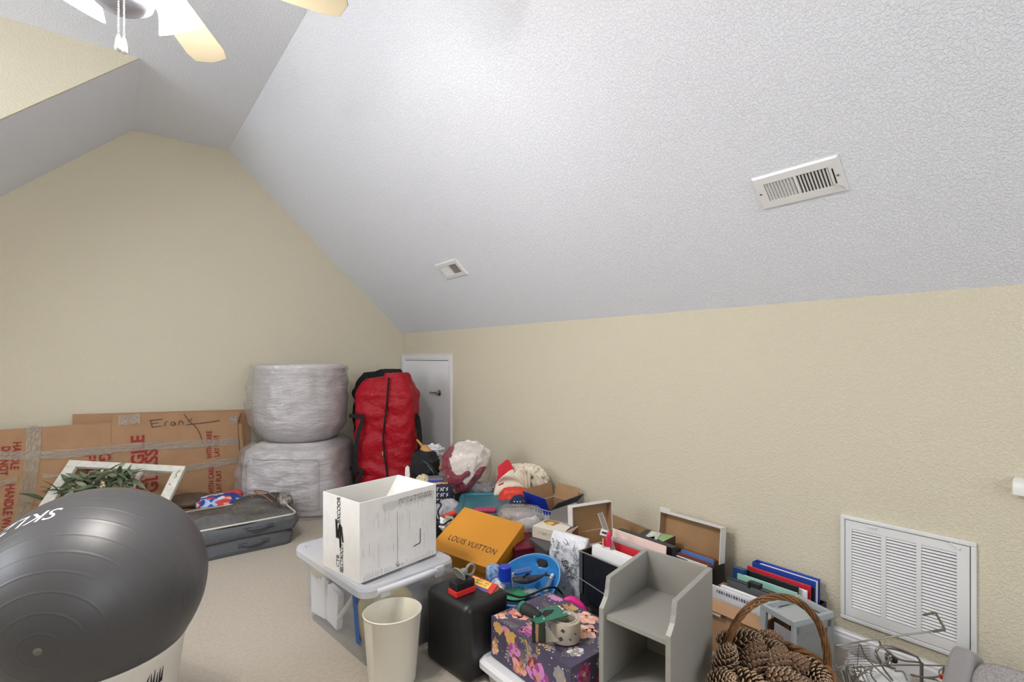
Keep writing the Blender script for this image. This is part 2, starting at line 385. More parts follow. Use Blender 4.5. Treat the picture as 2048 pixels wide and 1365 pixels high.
# ------------------------------------------------------------------ vents, grille, wall plates
def register(px, label, nsl, lever):
    TL, TR, BR, BL = [on_slope(*p) for p in px]
    x = (TR - TL + BR - BL) * .5; y = (TL - BL + TR - BR) * .5; w = x.length; h = y.length
    o = (TL + TR + BR + BL) / 4
    Mx = frame(o, x, y)
    if Mx.col[2].xyz.dot(SLN) < 0: Mx = frame(o, -x, y)
    t = thing('ceiling_vent', label, 'vent', M=Mx)
    bx, by = w * .37, h * .27
    b = B()
    e = .008
    def ring(r0, r1):
        (x0, y0, z0), (x1, y1, z1) = r0, r1
        A = [(-x0, -y0, z0), (x0, -y0, z0), (x0, y0, z0), (-x0, y0, z0)]; C = [(-x1, -y1, z1), (x1, -y1, z1), (x1, y1, z1), (-x1, y1, z1)]
        for i in range(4): b.face((A[i], A[(i + 1) % 4], C[(i + 1) % 4], C[i]))
    ring((w / 2, h / 2, 0), (w / 2, h / 2, .004)); ring((w / 2, h / 2, .004), (w / 2 - e, h / 2 - e, .011)); ring((w / 2 - e, h / 2 - e, .011), (bx, by, .012)); ring((bx, by, .012), (bx, by, .001))
    b.box((0, 0, .0065), (w * .03, by * 2, .011)); b.done('vent_frame', M_WMETAL, t)
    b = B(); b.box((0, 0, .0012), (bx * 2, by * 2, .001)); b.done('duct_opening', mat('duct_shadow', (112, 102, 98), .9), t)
    for k in range(nsl):
        for s in (-1, 1):
            b = B(); xx = s * (w * .028 + (bx - w * .03) * (k + .5) / nsl); b.box((xx, 0, .0065), ((bx - w * .03) / nsl * .85, by * 2, .0012), R=RY(-s * 38))
            b.done('slat', M_WMETAL, t)
    for s in (-1, 1):
        b = B(T(s * w * .445, 0, .012)); b.lathe([(0, .002), (.004, .0015), (.005, 0)], 10); b.done('screw', M_STEEL, t)
    if lever:
        b = B(); b.box((w * .408, h * .0, .0122), (.005, h * .42, .0008)); b.done('lever_slot', M_DARKHOLE, t)
        b = B(); b.slab([(w * .40, -h * .20, .013), (w * .44, -h * .36, .013), (w * .455, -h * .34, .026), (w * .418, -h * .20, .022)], .001); b.done('damper_lever', M_WMETAL, t)
register([(1501.4, 357.5), (1675.3, 308), (1700.4, 379), (1528.8, 419)], 'large white supply vent with vertical slats high on the sloped ceiling', 9, True)
register([(869.9, 529.8), (911.8, 516.1), (937, 548.4), (894.6, 559.7)], 'small white two-way vent low on the slope above the access door', 8, False)

gl = on_x(1681, 1030, XR - .012); gr = on_x(1953, 1087, XR - .012); gb = on_x(1690, 1238, XR - .012)
gy0, gy1, gz1, gz0 = gr.y, gl.y, (gl.z + gr.z) / 2, gb.z
gw, gh = gy1 - gy0, gz1 - gz0
g = thing('return_air_grille', 'large white louvered return air grille low on the right wall', 'grille', (XR, (gy0 + gy1) / 2, gz0))
GM = Matrix(((0, 0, -1, 0), (-1, 0, 0, 0), (0, 1, 0, gh / 2), (0, 0, 0, 1)))      # local: x to the right as seen, y up, z into the room
def gbx(b, x0, x1, y0, y1, z0, z1, bev=0): b.box(((x0 + x1) / 2, (y0 + y1) / 2, (z0 + z1) / 2), (x1 - x0, y1 - y0, z1 - z0), bev=bev); return b
b = B(GM); fw = .017
for q in ((-gw / 2, gw / 2, gh / 2 - fw, gh / 2), (-gw / 2, gw / 2, -gh / 2, -gh / 2 + fw), (-gw / 2, -gw / 2 + fw, -gh / 2 + fw, gh / 2 - fw), (gw / 2 - fw, gw / 2, -gh / 2 + fw, gh / 2 - fw)): gbx(b, *q, 0, .016, .003)
b.done('grille_frame', M_WMETAL, g)
b = B(GM); gbx(b, -gw / 2 + .01, gw / 2 - .01, -gh / 2 + .01, gh / 2 - .01, .0005, .002); b.done('filter_cavity', M_DARKHOLE, g)
pw, ph = gw / 2 - fw - .003, gh / 2 - fw - .003
xs = [-gw * .405, -gw * .165, -gw * .128, gw * .098, gw * .133, gw * .375]
yt, yb = gh * .385, -gh * .37
b = B(GM)
for q in ((-pw, pw, yt, ph), (-pw, pw, -ph, yb), (-pw, xs[0], yb, yt), (xs[1], xs[2], yb, yt), (xs[3], xs[4], yb, yt), (xs[5], pw, yb, yt)): gbx(b, *q, .004, .012)
b.done('door_panel', M_WMETAL, g)
NS = 27
for bank in range(3):
    x0, x1 = xs[bank * 2], xs[bank * 2 + 1]
    me = None
    for k in range(NS):
        yy = yt - (k + .5) * (yt - yb) / NS
        if me is None:
            b = B(GM); b.box(((x0 + x1) / 2, 0, .007), (x1 - x0 + .004, (yt - yb) / NS * .74, .0014), R=RX(-35)); o = b.done('slat', M_WMETAL, g); me = o.data
        else: o = bpy.data.objects.new('slat', me); COL.objects.link(o); o.parent = g
        o.location = (0, 0, yy)
for sx, an in ((-.24, 2), (.36, -28)):
    b = B(GM @ T(gw * sx, gh * .442, .014) @ RZ(an)); b.box((0, 0, 0), (.032, .009, .006), bev=.002); b.box((.014, 0, .004), (.01, .009, .008), bev=.002); b.done('latch', M_WMETAL, g)

o1, o2 = on_x(1320, 1014, XR), on_x(1342, 1020, XR)
p = thing('outlet_plate', 'white wall outlet plate half hidden by the brown box lid', 'outlet', (XR, (o1.y + o2.y) / 2, o1.z - .115))
b = B(); b.box((-.003, 0, .0575), (.006, .075, .115), bev=.002); b.done('cover_plate', M_WHITE, p)
for z in (.04, .078):
    b = B(); b.box((-.0065, 0, z), (.002, .033, .026), bev=.0008); b.done('socket', mat('socket_white', (214, 214, 212), .4), p)
wp = on_x(2063, 995, XR - .03)
b = B(T(XR, wp.y, wp.z)); b.prism([(.0, 0), (-.05, 0), (-.05, .028), (-.042, .048), (-.024, .06), (0, .063)], -.05, .05)
for v in b.bm.verts: v.co = Vector((v.co.x, wp.y + (v.co.z - wp.z), wp.z + (v.co.y - wp.y)))
tag(b.done('wall_light', M_WHITE, smooth=50, bevel=.004), 'rounded white plastic night light on the right wall at the edge of view', 'night light')

# ------------------------------------------------------------------ ceiling fan
fan = thing('ceiling_fan', 'white ceiling fan with cream blades and lit bell-shaped glass shades', 'ceiling fan', (FAN.x, FAN.y, CZ))
zb = H + 1.20 - CZ
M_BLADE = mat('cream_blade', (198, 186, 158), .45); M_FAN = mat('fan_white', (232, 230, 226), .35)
b = B(); b.lathe([(0, 0), (.075, 0), (.075, -.02), (.05, -.06), (.02, -.075), (0, -.075)], 32); b.done('canopy', M_FAN, fan, smooth=40)
b = B(); b.tube([(0, 0, -.07), (0, 0, zb + .17)], .013, 14); b.done('downrod', M_FAN, fan, smooth=40)
b = B(T(0, 0, zb)); b.lathe([(0, .19), (.03, .18), (.045, .15), (.10, .13), (.135, .09), (.14, .03), (.12, -.01), (.075, -.03), (.07, -.05), (0, -.05)], 40); b.done('motor_housing', M_FAN, fan, smooth=40)
b = B(T(0, 0, zb)); b.lathe([(0, -.05), (.07, -.05), (.085, -.08), (.088, -.15), (.08, -.185), (.055, -.205), (0, -.21)], 40); b.done('light_kit_cup', mat('shaded_fan_cup', (170, 170, 180), .5), fan, smooth=40)  # white cup; the shade on it is put into the grey colour
for k in range(5):
    an = 60.5 + 72 * k
    Mx = T(0, 0, zb) @ RZ(an)
    b = B(Mx); b.slab([(.13, -.018, .0), (.21, -.03, -.004), (.21, .03, .004), (.13, .018, .0)], .006); b.tube([(.11, 0, .03), (.13, 0, .004), (.2, 0, -.004)], .009, 8); b.done('blade_bracket', M_FAN, fan, smooth=40)
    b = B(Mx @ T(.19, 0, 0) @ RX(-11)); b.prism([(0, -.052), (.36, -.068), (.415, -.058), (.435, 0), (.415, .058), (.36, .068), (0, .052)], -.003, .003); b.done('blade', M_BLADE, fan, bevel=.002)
M_SHADE = mat('lit_frosted_glass', (250, 248, 240), .3, emit=((255, 250, 244), 30))
for k in range(4):
    an = 31 + 90 * k
    Mx = T(0, 0, H + 1.13 - CZ) @ RZ(an) @ T(.118, 0, 0) @ RY(180 - 36)
    b = B(Mx); prof = [(.022, -.015), (.030, 0), (.033, .02), (.036, .04), (.041, .06), (.049, .08), (.060, .098), (.066, .108), (.067, .113), (.063, .112), (.056, .100), (.045, .082), (.037, .06), (.032, .04), (.028, .02), (.0, .015)]
    b.lathe(prof, 36); sh = b.done('lamp_shade', M_SHADE, fan, smooth=50)
    b = B(Mx @ T(0, 0, .058)); b.lathe([(0, .045), (.018, .038), (.026, .02), (.022, 0), (.012, -.02), (.012, -.04)], 16); b.done('bulb', mat('lit_bulb', (255, 250, 240), .4, emit=((255, 246, 228), 5)), sh, smooth=60)
    b = B(T(0, 0, H + 1.13 - CZ) @ RZ(an)); b.tube(bez([(.07, 0, -.03), (.10, 0, .01), (.115, 0, .02), (.128, 0, .0)], 6), .01, 8); b.done('shade_arm', M_FAN, fan, smooth=50)
for (px, ze) in ((237, .812), (248, .82)):
    dd = 1.345 if px < 240 else 1.365
    p = on_d(px, 100, dd); p = Vector((p.x - FAN.x, p.y - FAN.y, 0))
    z0 = H + 1.03 - CZ; z1 = H + .865 - CZ + (.006 if px > 240 else 0)
    b = B()
    z = z0
    b.tube([(p.x, p.y, z0), (p.x, p.y, z1)], .0008, 5)
    while z > z1: 
        r = bmesh.ops.create_icosphere(b.bm, subdivisions=1, radius=.0024, matrix=T(p.x, p.y, z)); z -= .0062
    b.tube([(p.x, p.y, z0), (p.x * .55, p.y * .55 , z0 + .006)], .0016, 6)
    ch = b.done('pull_chain', M_CHROME, fan, smooth=60)
    b = B(T(p.x, p.y, z1)); b.lathe([(0, .002), (.004, 0), (.0065, -.012), (.0085, -.028), (.0085, -.036), (.006, -.041), (0, -.042)], 18); b.done('pull_knob', M_WHITE, ch, smooth=60)

# ------------------------------------------------------------------ cardboard sheets against the gable wall
def sheet(pts, y0, k, th=.006, label='', cat='cardboard'):
    P = [on_lean(px, py, y0, k) for px, py in pts]
    c = sum(P, Vector()) / len(P); zmin = min(p.z for p in P)
    t = thing('cardboard_sheet', label, cat, (c.x, y0 + k * zmin, 0))
    b = B(); b.slab(P[::-1], th); b.done('board', [M_KRAFT], t, world=True)
    return t
def leanM(px, py, y0, k, ang=0):
    o = on_lean(px, py, y0, k); return frame(o, (1, 0, 0), (0, k, 1)) @ RZ(ang)
sb = sheet([(145, 829), (500, 819), (499, 1002), (145, 1100)], 5.28, .10, label='tall back cardboard sheet leaning flat on the gable wall, marker scribble hidden')
sb['label'] = 'rearmost brown cardboard sheet leaning on the gable wall'
s2 = sheet([(440, 868), (489, 862), (492, 1008), (440, 1030)], 5.24, .09, label='narrow brown cardboard sheet edge peeking out beside the wrapped chairs')
s3 = sheet([(222, 846), (475, 846), (485, 1018), (222, 1075)], 5.20, .10, label='right front cardboard sheet with red fragile printing and handwriting')
s4 = sheet([(-90, 866), (222, 845), (222, 1075), (-90, 1180)], 5.195, .10, label='left front cardboard sheet with vertical clear tape and red handling print')
P = [on_lean(px, py, 5.205, .10) for px, py in ((222, 846), (475, 846), (482, 822), (228, 829))]
b = B(); b.slab(P, .006); b.done('top_flap', M_KRAFT, s3, world=True)
P = [on_lean(px, py, 5.20, .10) for px, py in ((476, 848), (483, 848), (492, 985), (487, 985))]
b = B(); b.slab(P, .006); b.done('side_flap', M_KRAFTIN, s3, world=True)
def ribbon(pts, w, y0, k, parent, m, name='tape_strip'):
    """tape strip following pixels pts with width w (pixels), crumpled a little"""
    b = B(); pl = []
    for (x0, ya), (x1, yb_) in zip(pts, pts[1:]):
        for i in range(8): pl.append((x0 + (x1 - x0) * i / 8, ya + (yb_ - ya) * i / 8))
    pl.append(pts[-1]); rows = []
    for i, (x, y) in enumerate(pl):
        dx, dy = (pl[min(i + 1, len(pl) - 1)][0] - pl[max(i - 1, 0)][0], pl[min(i + 1, len(pl) - 1)][1] - pl[max(i - 1, 0)][1]); L = math.hypot(dx, dy); nx, ny = -dy / L, dx / L
        row = []
        for j in range(9):
            t = j / 8 - .5; jit = random.uniform(-.0016, .0016)
            row.append(b.v(on_lean(x + nx * t * w, y + ny * t * w, y0 - .004 + jit, k)))
        rows.append(row)
    for A, C in zip(rows, rows[1:]):
        for j in range(8): b.bm.faces.new((A[j], A[j + 1], C[j + 1], C[j]))
    return b.done(name, m, parent, world=True)
ribbon([(68, 852), (66, 900), (60, 960), (48, 1015), (40, 1060)], 30, 5.19, .10, s4, M_TAPE)
ribbon([(-60, 912), (50, 912), (140, 908), (222, 900)], 17, 5.19, .10, s4, M_TAPE2)
ribbon([(-60, 985), (-10, 972), (35, 958)], 9, 5.19, .10, s4, M_TAPE2)
ribbon([(85, 953), (150, 952), (222, 950)], 7, 5.19, .10, s4, M_TAPE2)
ribbon([(222, 899), (290, 893), (390, 889), (477, 883)], 15, 5.195, .10, s3, M_TAPE2)
ribbon([(222, 950), (320, 945), (400, 934), (480, 919)], 13, 5.195, .10, s3, M_TAPE2)
ribbon([(237, 842), (258, 840), (280, 838)], 20, 5.195, .10, s3, M_TAPE)
ribbon([(466, 832), (468, 845), (468, 850)], 14, 5.195, .10, s3, M_TAPE)
ribbon([(66, 850), (68, 864)], 17, 5.188, .10, s4, M_TAPE)
def print_on(t, txt, px, py, size, ang, y0, m=M_RED, **kw): return lettering(txt, size, leanM(px, py, y0 - .002, .10, ang), m, t, 'printed_lettering', world=True, **kw)
print_on(s3, 'WITH CARE', 419, 890, .058, 90, 5.197, wx=.8, bold=.001); print_on(s3, 'LAY FLAT', 434, 892, .058, 90, 5.197, wx=.8, bold=.001)
print_on(s3, 'WITH CARE', 423, 961, .058, 90, 5.197, wx=.8, bold=.001); print_on(s3, 'LAY FLAT', 438, 963, .058, 90, 5.197, wx=.8, bold=.001)
print_on(s3, 'FRAGILE', 277, 927, .125, 90, 5.197, wx=1.0, bold=.003); print_on(s3, 'GLASS', 304, 942, .125, 90, 5.197, wx=1.05, bold=.003)
print_on(s4, 'HANDLE WITH CARE', 12, 1045, .07, -94, 5.191, wx=.82, bold=.001); print_on(s4, 'HANDLE', 31, 912, .066, -94, 5.191, wx=.8, bold=.001); print_on(s4, 'DO NOT', 8, 922, .066, -94, 5.191, wx=.8, bold=.001)
print_on(s4, 'FRAGILE', 178, 955, .10, -90, 5.191, bold=.002); print_on(s4, 'GLASS', 208, 940, .10, -90, 5.191, bold=.002)
b = B(leanM(334, 845, 5.20 - .006, .10)); s_ = .0042
def hw(pl): return [[(x * s_, -y * s_) for x, y in q] for q in pl]
strokes(b, hw([[(-28, -6), (-25, 8)], [(-29, -6), (-8, -7)], [(-26, 1), (-14, 0)], [(-25, 8), (-10, 7)], [(-4, 8), (-3, 0), (2, -2)], [(14, 2), (8, 0), (6, 6), (11, 8), (14, 2), (15, 8)], [(20, 8), (21, -1), (27, 0), (28, 7)],
    [(30, -14), (36, -4), (44, 8)], [(44, -4), (36, 2)], [(34, 8), (60, 7), (95, 4)], [(46, 8), (54, 20), (60, 36), (63, 52)]]), .0055)
b.done('handwriting', M_PENCIL, s3, world=True)

# ------------------------------------------------------------------ old window sash with a leaf garland
dl = 3.9
TL = on_d(138.5, 920, dl); TR = on_d(371, 932.5, dl * 1.028)
dn = -(W(-.04, 1, 1.06)).normalized()
SM = frame(TL, TR - TL, -dn); sw = (TR - TL).length; sl = TL.z / -dn.z * .985
sash = thing('window_sash', 'old chipped white wooden window sash leaning back behind the exercise ball', 'window frame', M=SM)
M_OLD = mat('chipped_white_paint', (222, 219, 208), .6, var=(26, .10), bump=(40, .5, .006, 5))
def rail(nm, x0, x1, y0, y1, th=.035):
    b = B(); b.box(((x0 + x1) / 2, (y0 + y1) / 2, -th / 2), (x1 - x0, y1 - y0, th), bev=.004); return b.done(nm, M_OLD, sash)
rail('top_rail', 0, sw, -.055, 0); rail('bottom_rail', 0, sw, -sl, -sl + .07); rail('stile', 0, .075, -sl + .07, -.055); rail('stile', sw - .075, sw, -sl + .07, -.055)
rail('muntin', sw * .62, sw * .62 + .03, -sl + .07, -.055, .028); rail('muntin', .075, sw - .075, -sl * .55, -sl * .55 + .025, .026)
b = B(T(sw - .036, -.16, .0008)); strokes(b, [[(.012, .12), (-.004, .085), (.008, .06), (-.006, .045)], [(-.018, 0), (-.012, -.012), (.0, -.008)]], .005); b.done('paint_chip', mat('bare_wood', (96, 78, 60), .8), sash)
gar = thing('leaf_garland', 'dusty green leaf garland with white berries hanging in the window sash', 'garland', (TL + (TR - TL) * .38)[:])
M_LEAF = mat('dusty_green_leaf', (106, 120, 92), .7, var=(14, .25)); M_LEAF2 = mat('grey_green_leaf', (142, 152, 130), .7, var=(14, .2)); M_BERRY = mat('cream_berry', (226, 214, 180), .6); M_STEM = mat('green_stem', (84, 88, 58), .7)
def leaf_mesh(L, w, m):
    b = B()
    def fn(u, v):
        x = L * u; ww = w * math.sin(math.pi * min(1, u * 1.02) ** .8) * .5 + .0006; return (x, (v - .5) * 2 * ww, -.25 * L * u * u + abs(v - .5) * ww * .8)
    b.grid(fn, 8, 3); me = b.done('leaf', m, None, smooth=70); return me
protos = [leaf_mesh(.13, .035, M_LEAF), leaf_mesh(.10, .032, M_LEAF2), leaf_mesh(.16, .04, M_LEAF)]
gpx = [(105, 990), (140, 975), (165, 962), (190, 955), (215, 948), (235, 950), (255, 955), (262, 962), (200, 965), (225, 965), (180, 975)]
rnd = random.Random(3)
stem = []
for i in range(150):
    px, py = gpx[i % len(gpx)]; px += rnd.uniform(-16, 16); py += rnd.uniform(-8, 14)
    p = on_d(px, py, 3.78 + rnd.uniform(-.10, .02))
    pr_ = protos[i % 3]; o = pr_ if i < 3 else pr_.copy()
    if i >= 3: COL.objects.link(o)
    o.name = 'leaf'; o.parent = gar; o.location = p - gar.location
    o.rotation_euler = (rnd.uniform(-1.1, 1.1), rnd.uniform(-.9, .5), rnd.uniform(-3.1, 3.1)); s = rnd.uniform(.7, 1.15); o.scale = (s, s, s)
b = B(); path = [on_d(x, y, 3.80) for x, y in ((92, 1000), (130, 980), (165, 965), (195, 955), (225, 952), (262, 962))]; b.tube(bez(path, 8), .006, 6)
for x, y in ((88, 985), (80, 975)): b.tube(bez([on_d(112, 988, 3.78), on_d(x + 14, y + 2, 3.76), on_d(x, y - 1, 3.75)], 6), .002, 5)
b.done('stem', M_STEM, gar, world=True)
for i in range(26):
    cx_, cy_ = ((148, 985), (196, 968), (212, 950), (205, 972))[i % 4]
    b = B(T(*(on_d(cx_ + rnd.uniform(-9, 9), cy_ + rnd.uniform(-7, 7), 3.72 + rnd.uniform(-.03, .02)) - gar.location))); b.lathe([(0, -.011), (.008, -.008), (.011, 0), (.008, .008), (0, .011)], 8); b.done('berry', M_BERRY, gar, smooth=80)

# ------------------------------------------------------------------ exercise ball on a white bin
BC = Vector((-.0366, 2.2105, .5916)); BR = .325
pole = on_d(75, 1305, 1.0) - EYE; pole.normalize(); oc = EYE - BC; tt = -oc.dot(pole) - math.sqrt(oc.dot(pole) ** 2 - oc.length_squared + BR * BR)
pole = (EYE + pole * tt - BC).normalized()
ball = thing('exercise_ball', 'large dark grey ribbed exercise ball resting on a white bin', 'exercise ball', M=frame(BC, pole.cross(Vector((0, 0, 1))), pole.cross(pole.cross(Vector((0, 0, 1))))))
ZA = world_of(ball).to_3x3() @ Vector((0, 0, 1)); sgn = 1 if ZA.dot(pole) > 0 else -1
prof = []; NP = 420
rings = [R_(9 + 9.6 * k) for k in range(18)]
for i in range(NP + 1):
    th = math.pi * i / NP; rr = BR * (1 + sum(.0026 * math.exp(-((th - c) / .0055) ** 2) for c in rings if abs(th - c) < .04))
    prof.append((rr * math.sin(th) if 0 < i < NP else 0, sgn * rr * math.cos(th)))
b = B(); b.lathe(prof, 128); b.done('ball_skin', mat('grey_vinyl', (68, 67, 69), .42, bump=(900, .08, .001, 2), var=(700, .10), spec=.55), ball, smooth=80)
b = B(T(0, 0, sgn * BR)); b.lathe([(0, sgn * .003), (.006, sgn * .003), (.010, sgn * .0008), (.012, -sgn * .001)], 20); b.done('valve_plug', mat('pale_plug', (104, 98, 90), .4), ball, smooth=50)
lp = on_d(58, 1040, 1.0) - EYE; lp.normalize(); oc = EYE - BC; disc = oc.dot(lp) ** 2 - oc.length_squared + BR * BR
lp = (EYE + lp * (-oc.dot(lp) - math.sqrt(max(0, disc))) - BC).normalized()
ua = (ray(20, 1062) - ray(105, 1012)); ua = (ua - lp * ua.dot(lp)).normalized(); va = lp.cross(ua)
def sph(p):
    q = lp + ua * (p.x / BR) + va * (p.y / BR); return BC + q.normalized() * (BR + .0012)
lettering('SKLZ', .068, None, mat('white_print', (226, 228, 232), .5), ball, 'printed_lettering', world=True, shear=.25, wx=1.25, warp=sph)
bn = thing('round_bin', 'round white bin with black feather print under the exercise ball', 'bin', (BC.x, BC.y, 0))
b = B(); b.lathe([(0, 0), (.20, 0), (.205, .01), (.255, .375), (.262, .385), (.262, .393), (.252, .393), (.248, .38), (.198, .015), (0, .012)], 64); b.done('bin_body', mat('white_bin', (222, 218, 210), .45), bn, smooth=40)
b = B()
def binpt(px, py):
    r = ray(px, py); o = EYE - Vector((BC.x, BC.y, 0)); best = None
    for i in range(4000):
        t = 1.2 + i * .0004; q = EYE + r * t; rad = .205 + (.255 - .205) * (q.z / .375)
        if math.hypot(q.x - BC.x, q.y - BC.y) < rad + .0012: return q
    return EYE + r * 1.7
for (x, y, x2, y2) in ((292, 1372, 300, 1352), (302, 1375, 303, 1348), (306, 1372, 311, 1340), (312, 1370, 316, 1345), (318, 1368, 321, 1336), (322, 1362, 327, 1332), (316, 1372, 324, 1350)):
    A = binpt(x, y); C = binpt(x2, y2); b.tube([A, (A + C) / 2, C], lambda t: .0028 * (1 - t) + .0005, 6)
b.done('feather_print', M_INK, bn, world=True)

# ------------------------------------------------------------------ storage bags
M_GFAB = mat('grey_bag_fabric', (92, 95, 100), .75, bump=(28, .5, .012, 3)); M_CLEAR = film('clear_vinyl', (150, 142, 132), .12, .10, (14, .9, .025, 3)); M_WPIPE = mat('cream_piping', (214, 208, 196), .6)
def storage_bag(label, x0, x1, y0, y1, z0, hgt, seed, top):
    t = thing('storage_bag', label, 'storage bag', ((x0 + x1) / 2, (y0 + y1) / 2, z0))
    w, d = (x1 - x0) / 2, (y1 - y0) / 2
    def side(u, v):
        P_ = rrect(w * 2, d * 2, .05, 4); n = len(P_); k = u * n; i = int(k) % n; f = k - int(k); a, c = P_[i], P_[(i + 1) % n]
        x, y = a[0] + (c[0] - a[0]) * f, a[1] + (c[1] - a[1]) * f
        bul = 1 + .04 * math.sin(math.pi * v); nz = noise.noise(Vector((x * 5 + seed, y * 5, v * 2.5))) * .012
        return (x * bul + nz, y * bul + nz, v * hgt * (1 + .05 * noise.noise(Vector((x * 3, y * 3, seed)))))
    b = B(); b.grid(side, 96, 8, wrap=True); b.face([(x, y, .001) for x, y in rrect(w * 2 - .01, d * 2 - .01, .05, 4)][::-1]); b.done('bag_side', M_GFAB, t, smooth=60)
    for zz, m, r in (((hgt, M_WPIPE, .006), (hgt - .012, M_BFAB, .0035)) if top else ((hgt, M_BFAB, .004),)):
        b = B(); P_ = rrect(w * 2, d * 2, .05, 4); b.tube([(x, y, zz * (1 + .05 * noise.noise(Vector((x * 3, y * 3, seed))))) for x, y in P_], r, 6, closed=True); b.done('zip_piping', m, t, smooth=60)
    def topf(u, v):
        x, y = (u - .5) * 2 * w * .985, (v - .5) * 2 * d * .985; e = min(1, 5 * min(u, 1 - u, v, 1 - v) + .001)
        return (x, y, hgt + e * (.052 if top else .004) * (.8 + .9 * noise.noise(Vector((x * 4 + seed, y * 5, 1)))))
    b = B(); b.grid(topf, 40, 24); b.done('clear_top' if top else 'bag_top', M_CLEAR if top else M_GFAB, t, smooth=70)
    b = B(); hx = w * .42
    b.box((hx - .075, -d * 1.04, hgt * .55), (.05, .006, .03), bev=.002); b.box((hx + .075, -d * 1.04, hgt * .55), (.05, .006, .03), bev=.002)
    b.tube(bez([(hx - .07, -d * 1.045, hgt * .55), (hx - .03, -d * 1.05 - .012, hgt * .5), (hx + .03, -d * 1.05 - .012, hgt * .5), (hx + .07, -d * 1.045, hgt * .55)], 6), .008, 6)
    b.done('handle', M_BFAB if False else mat('grey_handle', (72, 74, 80), .7), t, smooth=50)
    return t
storage_bag('lower dark grey under-bed storage bag lying on the carpet', .16, 1.045, 3.89, 4.40, 0, .115, 1, False)
storage_bag('upper grey under-bed storage bag with a clear vinyl top full of clothes', .18, 1.075, 3.87, 4.42, .118, .10, 5, True)
def inbag(name, label, cat, px, py, z, r, m, seed, p=.8, amp=.15, fr=2.5):
    c = on_z(px, py, z); b = B(T(*c)); b.blob(r, p, amp, fr, seed, 36, 20); return tag(b.done(name, m, None, smooth=80), label, cat)
inbag('folded_swimwear', 'blue floral cloth with red and peach leaves inside the clear bag top', 'clothing', 440, 1005, .215, (.16, .13, .055), voro('blue_floral_cloth', [(40, 62, 150), (44, 70, 165), (190, 60, 62), (226, 160, 136), (160, 190, 220), (38, 56, 140), (214, 216, 226)], 22), 3)
inbag('red_cloth', 'small red and white cloth corner at the back of the clear bag', 'clothing', 466, 992, .225, (.07, .05, .045), mat('coral_red_cloth', (196, 62, 66), .7), 8)
inbag('brown_garment', 'brown garment folded inside the clear storage bag beside the ball', 'clothing', 372, 1003, .205, (.17, .16, .045), mat('brown_cloth', (92, 72, 58), .8, var=(20, .3)), 5)
inbag('charcoal_garment', 'charcoal garment bunched at the right end of the clear storage bag', 'clothing', 520, 1005, .205, (.21, .14, .05), mat('charcoal_cloth', (70, 66, 64), .8, var=(14, .3)), 6)
for i, (x0, y0_, x1, y1_) in enumerate(((505, 995, 545, 1005), (515, 988, 550, 996))):
    b = B(); b.tube(bez([on_z(x0, y0_, .262), on_z(x0 - 6, y0_ - 6, .264), on_z((x0 + x1) / 2, y0_ - 4, .268), on_z(x1, y1_, .262)], 8), .005, 6)
    tag(b.done('leather_cord', mat('tan_cord', (140, 98, 70), .6), None, smooth=60), 'tan leather cord ' + ('in front' if i == 0 else 'behind') + ' of the pair in the clear bag top', 'cord')
b = B(); c = on_z(570, 1000, .235); b.M = T(*c); b.blob((.05, .09, .045), .8, .2, 3, 11, 30, 18); tag(b.done('striped_sandal', mat('black_and_tan', (60, 54, 50), .6, var=(30, .6, (190, 180, 168))), None, smooth=80), 'black and tan sandal at the right corner of the clear bag', 'sandal')

# ------------------------------------------------------------------ wrapped chairs
M_UPH = mat('grey_upholstery', (196, 190, 190), .85, bump=(160, .4, .004, 3), var=(60, .10)); 
M_WRAP = film('plastic_wrap', (225, 223, 226), .22, .16, (10, .8, .03, 5), (1, 1, 3.6), .9)
cc = W(-1.965, 4.66)
lc = thing('tub_chair', 'lower grey upholstered tub chair in shrink wrap standing on the carpet', 'chair', cc, -38)
def lowprof(th):
    p = .42; c, s = math.cos(th), math.sin(th); k = (abs(c) ** 4 + abs(s) ** 4) ** (-.25); return .43 * k, c, s
def lowbody(sc, top):
    def fn(u, v):
        r, c, s = lowprof(2 * math.pi * u); z = v * .60
        rr = r * (1 - .10 * v ** 2) * sc
        if v > .86: rr *= 1 - .9 * ((v - .86) / .14) ** 2 * .28
        nz = .008 * noise.noise(Vector((c * 3, s * 3, v * 3)))
        return ((rr + nz) * c * 1.03, (rr + nz) * s * .95, .012 + z * (1 + (sc - 1) * .5))
    b = B(); b.grid(fn, 72, 20, wrap=True)
    b.face([fn(k / 72, 1) for k in range(72)]); return b
lowbody(1, .62).done('chair_body', M_UPH, lc, smooth=60)
b = B(); b.box((0.0, -.385, .265), (.62, .07, .46), bev=.05, seg=4); b.done('front_panel', M_UPH, lc, smooth=60)
def lowwrap(u, v):
    r, c, s = lowprof(2 * math.pi * u); rr = r * 1.045 * (1 - .10 * v ** 2); nz = .03 * noise.noise(Vector((c * 4, s * 4, v * 9)))
    if v > .9: rr *= 1 - 2.2 * (v - .9)
    return ((rr + nz) * c * 1.03, (rr + nz) * s * .99 - (.05 if s < 0 else 0), .005 + v * .62)
b = B(); b.grid(lowwrap, 96, 30, wrap=True); b.done('plastic_wrap', M_WRAP, lc, smooth=80)
uc = thing('tub_chair', 'upper grey barrel chair in shrink wrap stacked on another wrapped chair', 'chair', (cc.x, cc.y, .615), -38)
def barrel(u, v, sc=1.0):
    th = 2 * math.pi * u; c, s = math.cos(th), math.sin(th)
    z = .655 * v; rr = (.345 + .06 * math.sin(math.pi * min(1, v * 1.25 + .05) ** .7 * .62)) * sc
    if v < .22: rr *= .74 + .26 * math.sqrt(v / .22)
    return (rr * c * 1.0, rr * s * .97, z)
b = B(); b.grid(barrel, 72, 26, wrap=True); b.face([barrel(k / 72, 0) for k in range(72)][::-1])
